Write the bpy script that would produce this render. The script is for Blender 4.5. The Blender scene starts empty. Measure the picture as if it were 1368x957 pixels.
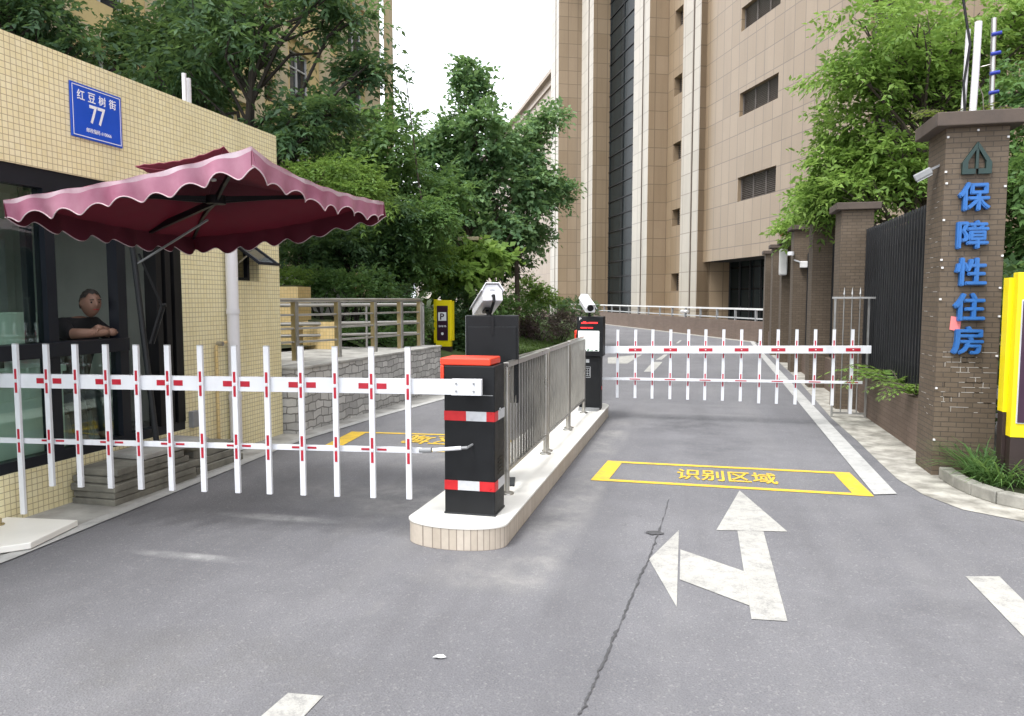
import bpy, bmesh, math, random
import numpy as np
from mathutils import Vector, Matrix

R = math.radians
C = bpy.context.scene.collection
scene = bpy.context.scene

# ------------------------------------------------------------------ camera, sky, sun, exposure
F, CX, CY, EYE = 1000.0, 684.0, 478.5, 1.6
PITCH = math.atan(78.5 / F)
YAW = math.atan(246.0 * math.cos(PITCH) / F)
cam = bpy.data.cameras.new('camera')
cam.sensor_width = 36.0
cam.lens = F / 1368.0 * 36.0
cam.clip_start = 0.05
cam.clip_end = 1000.0
cam_o = bpy.data.objects.new('camera', cam)
C.objects.link(cam_o)
cam_o.location = (0, 0, EYE)
cam_o.rotation_euler = (math.pi / 2 - PITCH, 0, YAW)
scene.camera = cam_o

SUN_EL, SUN_AZ = R(62), R(215)          # azimuth clockwise from +Y
world = bpy.data.worlds.new('World')
scene.world = world
world.use_nodes = True
wn = world.node_tree
bg = wn.nodes['Background']
sky = wn.nodes.new('ShaderNodeTexSky')
sky.sky_type = 'NISHITA'
sky.sun_disc = False
sky.sun_elevation = SUN_EL
sky.sun_rotation = SUN_AZ
sky.dust_density = 4.0
sky.air_density = 1.0
hs = wn.nodes.new('ShaderNodeHueSaturation')
hs.inputs['Saturation'].default_value = 0.12
mixw = wn.nodes.new('ShaderNodeMix')
mixw.data_type = 'RGBA'
mixw.inputs[0].default_value = 0.6
mixw.inputs[7].default_value = (6.2, 6.5, 7.0, 1)     # even overcast deck
wn.links.new(sky.outputs[0], hs.inputs['Color'])
wn.links.new(hs.outputs[0], mixw.inputs[6])
wn.links.new(mixw.outputs[2], bg.inputs['Color'])
bg.inputs['Strength'].default_value = 0.118
sun = bpy.data.lights.new('sun', 'SUN')
sun.energy = 0.85
sun.angle = R(18)
sun.color = (1.0, 0.985, 0.96)
sun_o = bpy.data.objects.new('sun', sun)
C.objects.link(sun_o)
sun_o.location = (0, 0, 40)
sd = Vector((math.sin(SUN_AZ) * math.cos(SUN_EL), math.cos(SUN_AZ) * math.cos(SUN_EL), math.sin(SUN_EL)))
sun_o.rotation_euler = sd.to_track_quat('Z', 'Y').to_euler()
vs = scene.view_settings
scene.display_settings.display_device = 'sRGB'
vs.view_transform = 'Standard'
vs.look = 'None'
vs.exposure = 1.85
vs.gamma = 1.0
vs.use_curve_mapping = False
scene.cycles.max_bounces = 8
scene.cycles.transparent_max_bounces = 16
scene.cycles.use_denoising = True
scene.cycles.sample_clamp_indirect = 6.0

# ------------------------------------------------------------------ surveying: photo pixel -> place
fwv = np.array([-math.sin(YAW) * math.cos(PITCH), math.cos(YAW) * math.cos(PITCH), -math.sin(PITCH)])
rtv = np.array([math.cos(YAW), math.sin(YAW), 0.0])
upv = np.cross(rtv, fwv)
EYEP = np.array([0, 0, EYE])
def ray(px, py): return fwv + rtv * (px - CX) / F - upv * (py - CY) / F
def g(px, py, z=0.0):
    d = ray(px, py); return EYEP + d * (z - EYE) / d[2]
def onX(px, py, X):
    d = ray(px, py); return EYEP + d * X / d[0]
def onY(px, py, Y):
    d = ray(px, py); return EYEP + d * Y / d[1]

# ------------------------------------------------------------------ materials
def new_mat(name):
    m = bpy.data.materials.new(name); m.use_nodes = True
    nt = m.node_tree; p = nt.nodes['Principled BSDF']
    return m, nt, p
def nd(nt, t, **kw):
    n = nt.nodes.new(t)
    for k, v in kw.items(): setattr(n, k, v)
    return n
def rgba(c): return (c[0], c[1], c[2], 1.0)
def mul(c, f): return tuple(min(1.0, max(0.0, x * f)) for x in c)
def mixcol(nt, fac, a, b):
    n = nd(nt, 'ShaderNodeMix', data_type='RGBA')
    for s, v in ((0, fac), (6, a), (7, b)):
        if isinstance(v, bpy.types.NodeSocket): nt.links.new(v, n.inputs[s])
        elif s == 0: n.inputs[0].default_value = v
        else: n.inputs[s].default_value = rgba(v)
    return n.outputs[2]
def mathn(nt, op, a, b=None, clamp=False):
    n = nd(nt, 'ShaderNodeMath', operation=op, use_clamp=clamp)
    for i, v in enumerate((a, b)):
        if v is None: continue
        if isinstance(v, bpy.types.NodeSocket): nt.links.new(v, n.inputs[i])
        else: n.inputs[i].default_value = v
    return n.outputs[0]
def noise(nt, vec, scale, detail=4, rough=.55, dist=0):
    n = nd(nt, 'ShaderNodeTexNoise')
    n.inputs['Scale'].default_value = scale; n.inputs['Detail'].default_value = detail
    n.inputs['Roughness'].default_value = rough; n.inputs['Distortion'].default_value = dist
    nt.links.new(vec, n.inputs['Vector'])
    return n.outputs[0]
def ramp(nt, fac, lo, hi, a=0.0, b=1.0):
    n = nd(nt, 'ShaderNodeMapRange'); nt.links.new(fac, n.inputs[0])
    n.inputs[1].default_value = lo; n.inputs[2].default_value = hi
    n.inputs[3].default_value = a; n.inputs[4].default_value = b
    return n.outputs[0]
def bump(nt, p, h, strength, dist=.01):
    b = nd(nt, 'ShaderNodeBump'); b.inputs['Strength'].default_value = strength; b.inputs['Distance'].default_value = dist
    nt.links.new(h, b.inputs['Height']); nt.links.new(b.outputs[0], p.inputs['Normal'])
def ocoord(nt): return nd(nt, 'ShaderNodeTexCoord').outputs['Object']

def mat(name, col, rough=.6, var=.12, scale=6.0, bmp=.0, bscale=60.0, metal=0.0, col2=None, spec=.5, streak=0.0, coat=0.0):
    m, nt, p = new_mat(name); v = ocoord(nt)
    n1 = noise(nt, v, scale, 5, .6)
    c = mixcol(nt, ramp(nt, n1, .3, .7), mul(col, 1 - var), col2 or mul(col, 1 + var))
    if streak:
        mp = nd(nt, 'ShaderNodeMapping'); nt.links.new(v, mp.inputs['Vector']); mp.inputs['Scale'].default_value = (9, 9, .7)
        s = noise(nt, mp.outputs[0], 1.0, 5, .6)
        c = mixcol(nt, ramp(nt, s, .52, .8, 0, streak), c, mul(col, .35))
    nt.links.new(c, p.inputs['Base Color'])
    p.inputs['Roughness'].default_value = rough; p.inputs['Metallic'].default_value = metal
    p.inputs['Specular IOR Level'].default_value = spec
    nt.links.new(ramp(nt, n1, .3, .7, max(.03, rough - .08), min(1, rough + .08)), p.inputs['Roughness'])
    if coat: p.inputs['Coat Weight'].default_value = coat
    if bmp: bump(nt, p, noise(nt, v, bscale, 4), bmp, .004)
    return m

def wallvec(nt, ang=0.0):
    """coordinates that run along upright faces: (along, up)"""
    v = ocoord(nt)
    d = nd(nt, 'ShaderNodeVectorMath', operation='DOT_PRODUCT'); nt.links.new(v, d.inputs[0])
    ca, sa = math.cos(ang), math.sin(ang)
    d.inputs[1].default_value = (ca - sa, sa + ca, 0)
    sp = nd(nt, 'ShaderNodeSeparateXYZ'); nt.links.new(v, sp.inputs[0])
    cb = nd(nt, 'ShaderNodeCombineXYZ'); nt.links.new(d.outputs['Value'], cb.inputs[0]); nt.links.new(sp.outputs[2], cb.inputs[1])
    return v, cb.outputs[0]

def tiles(name, c1, c2, mortar, w, h, ms, ang=0.0, off=.5, rough=.5, dirt=.25, dirtcol=None, bmp=.35, wob=0.0, smooth=.1, stain=0.0, patch=.0, patchcol=(.4,.35,.3), spec=.5):
    m, nt, p = new_mat(name); v, wv = wallvec(nt, ang)
    vec = wv
    if wob:
        nn = nd(nt, 'ShaderNodeTexNoise'); nn.inputs['Scale'].default_value = 4.0; nt.links.new(wv, nn.inputs['Vector'])
        a = nd(nt, 'ShaderNodeVectorMath', operation='MULTIPLY_ADD'); nt.links.new(nn.outputs['Color'], a.inputs[0])
        a.inputs[1].default_value = (wob, wob, 0); nt.links.new(wv, a.inputs[2]); vec = a.outputs[0]
    b = nd(nt, 'ShaderNodeTexBrick'); nt.links.new(vec, b.inputs['Vector'])
    b.offset = off; b.offset_frequency = 2; b.squash = 1.0
    b.inputs['Color1'].default_value = rgba(c1); b.inputs['Color2'].default_value = rgba(c2); b.inputs['Mortar'].default_value = rgba(mortar)
    b.inputs['Scale'].default_value = 1.0; b.inputs['Brick Width'].default_value = w; b.inputs['Row Height'].default_value = h
    b.inputs['Mortar Size'].default_value = ms; b.inputs['Mortar Smooth'].default_value = smooth; b.inputs['Bias'].default_value = 0.0
    n1 = noise(nt, v, 1.3, 6, .65)
    c = mixcol(nt, ramp(nt, n1, .45, .75, 0, dirt), b.outputs[0], dirtcol or mul(c1, .45))
    n2 = noise(nt, v, 30, 4, .6)
    c = mixcol(nt, ramp(nt, n2, .35, .75, 0, .18), c, mul(c1, .5))
    if stain:
        mp = nd(nt, 'ShaderNodeMapping'); nt.links.new(v, mp.inputs['Vector']); mp.inputs['Scale'].default_value = (2.2, 2.2, .16)
        c = mixcol(nt, ramp(nt, noise(nt, mp.outputs[0], 1.0, 5, .65), .5, .78, 0, stain), c, mul(c1, .4))
    if patch:
        c = mixcol(nt, ramp(nt, noise(nt, v, 2.1, 5, .7), .56, .66, 0, patch), c, patchcol)
    nt.links.new(c, p.inputs['Base Color']); p.inputs['Roughness'].default_value = rough; p.inputs['Specular IOR Level'].default_value = spec
    inv = mathn(nt, 'SUBTRACT', 1.0, b.outputs[1])
    hh = mathn(nt, 'ADD', inv, mathn(nt, 'MULTIPLY', n2, .35))
    bump(nt, p, hh, bmp, .006)
    return m

def leafmat(name, dark, light, trans=.3, rough=.55):
    m, nt, p = new_mat(name)
    ge = nd(nt, 'ShaderNodeNewGeometry')
    v = ocoord(nt)
    big = noise(nt, v, .9, 3)
    f = mathn(nt, 'ADD', mathn(nt, 'MULTIPLY', ge.outputs['Random Per Island'], .62), ramp(nt, big, .35, .7, -.12, .4), True)
    c = mixcol(nt, f, dark, light)
    nt.links.new(c, p.inputs['Base Color']); p.inputs['Roughness'].default_value = rough
    p.inputs['Specular IOR Level'].default_value = .35
    t = nd(nt, 'ShaderNodeBsdfTranslucent'); nt.links.new(mixcol(nt, .3, c, (.38, .55, .12)), t.inputs['Color'])
    mx = nd(nt, 'ShaderNodeMixShader'); mx.inputs[0].default_value = trans
    nt.links.new(p.outputs[0], mx.inputs[1]); nt.links.new(t.outputs[0], mx.inputs[2])
    nt.links.new(mx.outputs[0], nt.nodes['Material Output'].inputs['Surface'])
    return m

def asphalt():
    m, nt, p = new_mat('asphalt'); v = ocoord(nt)
    big = noise(nt, v, .35, 6, .6); mid = noise(nt, v, 2.2, 6, .65); fine = noise(nt, v, 120, 3, .7)
    vo = nd(nt, 'ShaderNodeTexVoronoi'); vo.inputs['Scale'].default_value = 95; nt.links.new(v, vo.inputs['Vector'])
    c = mixcol(nt, ramp(nt, big, .3, .7), (.142, .141, .153), (.205, .202, .212))
    c = mixcol(nt, ramp(nt, mid, .35, .75, 0, .45), c, (.105, .104, .112))
    c = mixcol(nt, ramp(nt, vo.outputs['Color'], .72, .95, 0, .36), c, (.36, .35, .34))
    c = mixcol(nt, ramp(nt, fine, .3, .55, .55, 0), c, (.05, .05, .054))
    mp = nd(nt, 'ShaderNodeMapping'); nt.links.new(v, mp.inputs['Vector']); mp.inputs['Scale'].default_value = (1.5, .14, 1)
    trk = noise(nt, mp.outputs[0], 1.0, 4, .6)
    c = mixcol(nt, ramp(nt, trk, .5, .72, 0, .42), c, (.085, .083, .088)); c = mixcol(nt, ramp(nt, trk, .46, .28, 0, .35), c, (.215, .21, .21))
    blot = noise(nt, v, 5.5, 6, .75, .6); c = mixcol(nt, ramp(nt, blot, .60, .72, 0, .4), c, (.075, .073, .075)); c = mixcol(nt, ramp(nt, blot, .36, .26, 0, .35), c, (.25, .245, .235))
    sp = nd(nt, 'ShaderNodeSeparateXYZ'); nt.links.new(v, sp.inputs[0])
    # worn and dusty places, oil and damp patches, each with its own spot on the road: x, y, rx, ry, colour, strength
    spots = [(-3.0, 3.95, .55, .07, (.46, .46, .45), .95), (-2.95, 4.83, .55, .09, (.44, .44, .43), .9), (-2.55, 5.6, 1.0, .6, (.34, .33, .32), .75),
             (-1.15, 4.15, .6, .38, (.34, .33, .31), .7), (-.92, 5.6, .24, 1.9, (.35, .34, .32), .8), (-.95, 8.6, .24, 1.7, (.36, .35, .33), .8), (-2.05, 5.3, .5, 1.1, (.35, .34, .33), .7), (-2.4, 7.2, .9, .9, (.32, .31, .30), .6), (-.35, 6.9, .5, .5, (.28, .275, .27), .5),
             (-.1, 9.7, .75, 1.0, (.045, .045, .05), .7), (.25, 8.4, .8, .9, (.06, .06, .065), .55), (.1, 10.7, .9, .12, (.28, .28, .27), .5),
             (1.72, 8.4, .13, 3.4, (.055, .055, .06), .7), (-.25, 5.11, .07, .05, (.03, .03, .032), .95), (-3.2, 6.2, .8, .25, (.20, .19, .18), .5),
             (1.35, 3.9, 1.0, .8, (.07, .07, .075), .35), (-1.6, 3.5, .05, .12, (.34, .33, .29), .7), (0.1, 11.6, 1.1, .1, (.26, .26, .25), .5), (-2.1, 2.7, .9, .5, (.13, .125, .115), .5)]
    for (x, y, rx, ry, col, st) in spots:
        dx = mathn(nt, 'DIVIDE', mathn(nt, 'SUBTRACT', sp.outputs[0], x), rx)
        dy = mathn(nt, 'DIVIDE', mathn(nt, 'SUBTRACT', sp.outputs[1], y), ry)
        d2 = mathn(nt, 'ADD', mathn(nt, 'MULTIPLY', dx, dx), mathn(nt, 'MULTIPLY', dy, dy))
        e = mathn(nt, 'SUBTRACT', 1.0, d2, True)
        k = mathn(nt, 'MULTIPLY', mathn(nt, 'MULTIPLY', ramp(nt, e, 0, 1.0), mathn(nt, 'MULTIPLY', ramp(nt, mid, .36, .66), ramp(nt, blot, .30, .62, .25, 1))), st * .85)
        c = mixcol(nt, k, c, col)
    nt.links.new(c, p.inputs['Base Color']); p.inputs['Roughness'].default_value = .8
    p.inputs['Specular IOR Level'].default_value = .35
    h = mathn(nt, 'ADD', fine, mathn(nt, 'MULTIPLY', vo.outputs['Distance'], .8))
    bump(nt, p, h, .5, .006)
    return m

def worn_paint(name, col, wear=.5, under=(.12, .12, .125), scale=9):
    m, nt, p = new_mat(name); v = ocoord(nt)
    a = noise(nt, v, scale, 6, .7); b = noise(nt, v, 110, 3, .7); cc = noise(nt, v, 1.7, 4)
    k = mathn(nt, 'ADD', mathn(nt, 'MULTIPLY', a, .6), mathn(nt, 'MULTIPLY', b, .4))
    c = mixcol(nt, ramp(nt, cc, .3, .7), mul(col, .82), col)
    c = mixcol(nt, ramp(nt, k, .47, .62, 0, wear), c, under)
    nt.links.new(c, p.inputs['Base Color']); p.inputs['Roughness'].default_value = .7
    bump(nt, p, b, .3, .003)
    return m

def glassmat(name, tint=(.02, .03, .028), alpha=.55):
    m, nt, p = new_mat(name)
    tr = nd(nt, 'ShaderNodeBsdfTransparent'); tr.inputs[0].default_value = (.86, .95, .91, 1)
    gl = nd(nt, 'ShaderNodeBsdfGlossy'); gl.inputs['Roughness'].default_value = .02; gl.inputs['Color'].default_value = (.85, .95, .92, 1)
    lw_ = nd(nt, 'ShaderNodeLayerWeight'); fr5 = mathn(nt, 'POWER', lw_.outputs['Facing'], 4.0)
    mx = nd(nt, 'ShaderNodeMixShader')
    nt.links.new(ramp(nt, fr5, 0, 1, .045, 1), mx.inputs[0])
    nt.links.new(tr.outputs[0], mx.inputs[1]); nt.links.new(gl.outputs[0], mx.inputs[2])
    nt.links.new(mx.outputs[0], nt.nodes['Material Output'].inputs['Surface'])
    return m

def emit(name, col, s):
    m, nt, p = new_mat(name)
    p.inputs['Base Color'].default_value = rgba(mul(col, .3)); p.inputs['Emission Color'].default_value = rgba(col); p.inputs['Emission Strength'].default_value = s
    return m

M = dict(
    asphalt=asphalt(),
    paint=worn_paint('worn white road paint', (.43, .42, .39), .55),
    edge_paint=worn_paint('edge line paint', (.46, .455, .44), .4),
    yellow_paint=worn_paint('yellow road paint', (.72, .47, .03), .45),
    faded_yellow=worn_paint('faded yellow lettering paint', (.66, .43, .03), .6, scale=16),
    concrete=mat('weathered concrete', (.30, .29, .27), .85, .3, 3.0, .5, 40, col2=(.46, .45, .42)),
    gutter=mat('pale gutter concrete', (.22, .205, .175), .85, .3, 5.0, .6, 40, col2=(.47, .45, .40)),
    slab=mat('mossy grey slab', (.15, .145, .125), .9, .35, 5.0, .6, 50, col2=(.25, .24, .20)),
    kerb=mat('grey kerb stone', (.27, .26, .23), .85, .3, 6.0, .5, 60),
    booth=tiles('cream mosaic tile', (.84, .755, .455), (.88, .815, .545), (.42, .345, .21), .046, .046, .0028, ang=math.pi / 2, off=0, rough=.35, dirt=.25, dirtcol=(.52, .41, .2), bmp=.3, stain=.28),
    ytile=tiles('yellow planter tile', (.60, .44, .19), (.66, .50, .24), (.33, .26, .14), .06, .06, .003, off=0, rough=.45, dirt=.2),
    brick=tiles('brown brick tile', (.105, .076, .050), (.132, .098, .067), (.055, .044, .034), .125, .045, .0035, off=.5, rough=.75, dirt=.35, dirtcol=(.085, .062, .04), bmp=.6, stain=.3, patch=.35, patchcol=(.075, .05, .028)),
    wallbrick=tiles('brown wall brick', (.155, .108, .082), (.18, .128, .10), (.10, .075, .06), .2, .055, .004, off=.5, rough=.75, dirt=.35, bmp=.5, stain=.3),
    coping=mat('dark brown coping', (.080, .060, .048), .8, .25, 5, .4, 50),
    efflo=mat('white lime on mortar', (.42, .40, .37), .9, .2),
    stone=tiles('grey split stone', (.34, .335, .325), (.60, .59, .57), (.20, .195, .185), .19, .095, .009, off=.37, rough=.85, dirt=.35, bmp=1.0, wob=.11, smooth=.5),
    white_tile=mat('white ceramic tile', (.78, .76, .71), .4, .06, 3, 0),
    side_tile=tiles('cream edging tile', (.50, .43, .35), (.58, .51, .43), (.22, .18, .15), .052, .30, .003, off=0, rough=.5, dirt=.35, dirtcol=(.3, .25, .2), bmp=.4),
    black=mat('black powder coat', (.0065, .0072, .0085), .5, .25, 8, .12, 300, spec=.3),
    dgrey=mat('charcoal powder coat', (.016, .018, .021), .5, .2, 8, .12, 300),
    matblk=mat('black plastic', (.007, .007, .008), .5, .2, spec=.3),
    red=mat('orange red plastic', (.75, .05, .018), .4, .08),
    redtape=mat('red reflective tape', (.52, .016, .02), .35, .1, 20),
    crimson=mat('dark red sticker', (.42, .012, .03), .4, .15, 20),
    silvertape=mat('silver reflective tape', (.52, .53, .55), .35, .1, 25),
    white=mat('white painted aluminium', (.70, .71, .74), .4, .05, 6, streak=.22),
    offwhite=mat('off white plastic', (.72, .71, .70), .45, .08, 5, streak=.12),
    pvc=mat('grey white pvc pipe', (.66, .65, .67), .45, .06, 3, streak=.15),
    steel=mat('brushed stainless steel', (.42, .405, .375), .33, .12, 5, metal=.9),
    steelbar=mat('stainless bar', (.36, .345, .315), .36, .12, 5, metal=.8),
    railbar=mat('grey steel rail', (.44, .435, .425), .35, .15, 5, metal=.8),
    brass=mat('dull golden steel', (.40, .325, .175), .36, .2, 5, metal=.75),
    grey=mat('grey painted metal', (.25, .255, .26), .45, .12),
    ltgrey=mat('pale grey metal', (.45, .46, .47), .45, .12),
    iron=mat('black iron', (.010, .011, .013), .5, .2),
    sheet=mat('foliage shade sheet', (.006, .007, .008), .7, .3, 3),
    alu=mat('dark navy aluminium', (.008, .010, .016), .45, .15, 5, spec=.35),
    inwall=mat('grey plaster', (.62, .63, .58), .9, .1, 2),
    ceil=mat('white ceiling', (.5, .5, .48), .9, .06),
    desk=mat('pale green laminate', (.50, .58, .53), .5, .08, 3),
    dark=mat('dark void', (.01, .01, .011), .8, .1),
    blue=mat('blue enamel', (.008, .075, .52), .35, .06),
    signwhite=mat('white sign lettering', (.82, .83, .85), .5, .02),
    letter=mat('blue sign letters', (.018, .120, .37), .45, .12, 12, streak=.25),
    green_emblem=mat('dark green emblem', (.010, .032, .028), .5, .2, 12),
    yellow=mat('yellow sign paint', (.86, .70, .004), .42, .04, 3),
    sbrown=mat('dark brown sign paint', (.028, .016, .014), .5, .15, 5),
    plum=mat('plum sign panel', (.035, .010, .028), .4, .1),
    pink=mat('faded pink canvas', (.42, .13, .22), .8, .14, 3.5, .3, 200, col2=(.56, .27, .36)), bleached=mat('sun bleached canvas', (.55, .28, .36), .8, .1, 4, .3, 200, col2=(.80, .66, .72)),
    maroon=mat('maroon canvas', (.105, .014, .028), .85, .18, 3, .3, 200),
    hem=mat('pale canvas hem', (.55, .42, .44), .8, .1),
    facade=tiles('tan stone panel', (.262, .192, .122), (.312, .234, .156), (.165, .122, .082), .75, 1.0, .022, ang=math.atan2(-.911, .413), off=0, rough=.38, dirt=.22, dirtcol=(.24, .165, .105), bmp=.2, stain=.22),
    facade_skylit=tiles('skylit stone panel', (.38, .335, .270), (.45, .40, .33), (.23, .19, .15), .9, 1.0, .024, ang=math.atan2(-.911, .413), off=0, rough=.35, dirt=.15, bmp=.2, stain=.15),  # tan stone lightened, the open-sky brightness put into its colour
    groove=mat('shadow gap bronze', (.17, .14, .115), .6, .1),
    curtain=tiles('dark curtain glass', (.009, .013, .014), (.017, .023, .024), (.006, .007, .008), 1.25, 1.05, .05, ang=math.atan2(-.911, .413), off=0, rough=.22, dirt=0, bmp=.06, spec=.06),
    louvre=mat('grey brown louvre', (.10, .085, .075), .55, .15),
    wglass=mat('dark window glass', (.02, .024, .03), .1, .2, 1),
    resi=mat('yellow render', (.52, .42, .21), .85, .12, 1.2, streak=.18),
    resi_trim=mat('cream stone trim', (.44, .375, .25), .8, .12, 1.5, streak=.15),
    bark=mat('grey brown bark', (.070, .055, .042), .9, .35, 7, .8, 25),
    darkbark=mat('dark bark', (.028, .023, .018), .9, .35, 7, .8, 25),
    soil=mat('dark planted soil', (.040, .042, .022), .95, .4, 2.5, .6, 15, col2=(.06, .075, .025)),
    grass_soil=mat('lawn', (.050, .085, .020), .95, .35, 2.5, .6, 25, col2=(.075, .12, .03)),
    skin=mat('skin', (.27, .15, .105), .6, .1, 12),
    hair=mat('dark hair', (.03, .024, .02), .6, .2, 40),
    shirt=mat('black cotton', (.008, .008, .010), .9, .2, 20),
    pinkpaper=mat('pink paper', (.72, .20, .20), .8, .08),
    paper=mat('white litter', (.75, .75, .74), .8, .05),
    tar=mat('black tar', (.062, .061, .064), .75, .3, 30, .4, 80),
    blueins=mat('blue insulator', (.015, .03, .28), .4, .1),
    redled=emit('red led text', (1.0, .02, .02), 1.1),
    screen=emit('white lit panel', (.9, .95, .93), .75),
    whitemark=mat('white printed mark', (.7, .7, .7), .5, .05),
    glass=glassmat('booth glass'),
    graymark=mat('grey screen print', (.36, .37, .38), .5, .05),
)
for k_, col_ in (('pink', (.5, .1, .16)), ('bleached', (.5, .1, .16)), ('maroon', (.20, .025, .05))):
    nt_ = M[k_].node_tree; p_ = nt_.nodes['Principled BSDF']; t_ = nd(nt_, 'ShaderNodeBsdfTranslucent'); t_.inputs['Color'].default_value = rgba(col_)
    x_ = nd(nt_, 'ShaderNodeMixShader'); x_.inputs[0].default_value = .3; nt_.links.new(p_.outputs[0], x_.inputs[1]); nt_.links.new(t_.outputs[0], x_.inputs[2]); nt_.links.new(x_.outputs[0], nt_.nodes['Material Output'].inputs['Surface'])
LF = dict(
    dark=leafmat('dark green leaves', (.024, .062, .030), (.100, .190, .078), .38),
    mid=leafmat('mid green leaves', (.046, .112, .034), (.150, .270, .080), .42),
    lime=leafmat('yellow green leaves', (.065, .14, .025), (.20, .31, .06), .42),
    blue=leafmat('blue green leaves', (.075, .165, .074), (.24, .38, .17), .44),
    bright=leafmat('bright green leaves', (.10, .20, .034), (.29, .43, .095), .46),
    purple=leafmat('purple brown leaves', (.048, .026, .034), (.15, .10, .105), .2),
    shade=leafmat('deep green leaves', (.024, .064, .027), (.090, .170, .062), .38),
    fern=leafmat('golden green fern leaves', (.10, .14, .018), (.26, .29, .05), .4),
    grass=leafmat('lawn grass blades', (.035, .075, .014), (.10, .17, .035), .3),
)

# ------------------------------------------------------------------ mesh helpers
class MB:
    def __init__(s): s.v = []; s.f = []; s.m = []
    def add(s, vs_, fs, mi=0):
        o = len(s.v); s.v += [tuple(float(c) for c in p) for p in vs_]
        for f in fs: s.f.append(tuple(i + o for i in f)); s.m.append(mi)
        return s
    def box(s, a, b, mi=0, rot=None, piv=None):
        x0, y0, z0 = a; x1, y1, z1 = b
        P = [(x0, y0, z0), (x1, y0, z0), (x1, y1, z0), (x0, y1, z0), (x0, y0, z1), (x1, y0, z1), (x1, y1, z1), (x0, y1, z1)]
        if rot is not None:
            pv = Vector(piv if piv else [(x0 + x1) / 2, (y0 + y1) / 2, (z0 + z1) / 2])
            P = [tuple(rot @ (Vector(p) - pv) + pv) for p in P]
        return s.add(P, [(3, 2, 1, 0), (4, 5, 6, 7), (0, 1, 5, 4), (1, 2, 6, 5), (2, 3, 7, 6), (3, 0, 4, 7)], mi)
    def bar(s, p0, p1, w, h=None, mi=0, up=(0, 0, 1)):
        """box section along p0-p1: w across, h along `up`"""
        h = h or w
        a, b = Vector(p0), Vector(p1); d = (b - a).normalized(); u = Vector(up)
        if abs(d.dot(u)) > .98: u = Vector((0, 1, 0))
        x = d.cross(u).normalized(); u = x.cross(d)
        P = []
        for q in (a, b):
            for sx, su in ((-1, -1), (1, -1), (1, 1), (-1, 1)): P.append(q + x * sx * w / 2 + u * su * h / 2)
        return s.add(P, [(3, 2, 1, 0), (4, 5, 6, 7), (0, 1, 5, 4), (1, 2, 6, 5), (2, 3, 7, 6), (3, 0, 4, 7)], mi)
    def tube(s, pts, rad, n=10, mi=0, cap=True):
        pts = [Vector(p) for p in pts]; rs = rad if isinstance(rad, (list, tuple)) else [rad] * len(pts)
        o = len(s.v); prev = None
        for i, p in enumerate(pts):
            d = (pts[min(i + 1, len(pts) - 1)] - pts[max(i - 1, 0)]).normalized()
            if prev is None: x = d.orthogonal().normalized()
            else: x = (prev - d * prev.dot(d)).normalized()
            prev = x; y = d.cross(x)
            for k in range(n):
                a = 2 * math.pi * k / n
                s.v.append(tuple(p + (x * math.cos(a) + y * math.sin(a)) * rs[i]))
        for i in range(len(pts) - 1):
            for k in range(n):
                s.f.append((o + i * n + k, o + i * n + (k + 1) % n, o + (i + 1) * n + (k + 1) % n, o + (i + 1) * n + k)); s.m.append(mi)
        if cap:
            s.f.append(tuple(o + k for k in reversed(range(n)))); s.m.append(mi)
            e = o + (len(pts) - 1) * n; s.f.append(tuple(e + k for k in range(n))); s.m.append(mi)
        return s
    def prism(s, poly, z0, z1, mi=0, side=None):
        n = len(poly); P = [(p[0], p[1], z0) for p in poly] + [(p[0], p[1], z1) for p in poly]
        ar = sum(poly[i][0] * poly[(i + 1) % n][1] - poly[(i + 1) % n][0] * poly[i][1] for i in range(n))
        idx = list(range(n)) if ar > 0 else list(reversed(range(n)))
        o = len(s.v); s.add(P, [], mi)
        s.f.append(tuple(o + n + i for i in idx)); s.m.append(mi)
        s.f.append(tuple(o + i for i in reversed(idx))); s.m.append(mi)
        for k in range(n):
            a, b = idx[k], idx[(k + 1) % n]
            s.f.append((o + a, o + b, o + n + b, o + n + a)); s.m.append(mi if side is None else side)
        return s
    def quad(s, a, b, c, d, mi=0): return s.add([a, b, c, d], [(0, 1, 2, 3)], mi)
    def wall(s, O, u, nin, s0, s1, z0, z1, holes=(), depth=.2, mi=0, back=False):
        """upright sheet from O along u, with openings and their reveals going `depth` in"""
        O = Vector((O[0], O[1], 0)); u = Vector((u[0], u[1], 0)); ni = Vector((nin[0], nin[1], 0))
        def P(a, z, d=0): return O + u * a + ni * d + Vector((0, 0, z))
        S = sorted({s0, s1, *[h[0] for h in holes], *[h[1] for h in holes]}); Z = sorted({z0, z1, *[h[2] for h in holes], *[h[3] for h in holes]})
        S = [x for x in S if s0 <= x <= s1]; Z = [x for x in Z if z0 <= x <= z1]
        for a, b in zip(S, S[1:]):
            for c, d in zip(Z, Z[1:]):
                if any(h[0] <= a and b <= h[1] and h[2] <= c and d <= h[3] for h in holes): continue
                s.quad(P(a, c), P(b, c), P(b, d), P(a, d), mi)
                if back: s.quad(P(a, d, depth), P(b, d, depth), P(b, c, depth), P(a, c, depth), mi)
        for (a, b, c, d) in holes:
            s.quad(P(a, c), P(a, c, depth), P(b, c, depth), P(b, c), mi); s.quad(P(a, d), P(b, d), P(b, d, depth), P(a, d, depth), mi)
            s.quad(P(a, c), P(a, d), P(a, d, depth), P(a, c, depth), mi); s.quad(P(b, c), P(b, c, depth), P(b, d, depth), P(b, d), mi)
        return s
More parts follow.
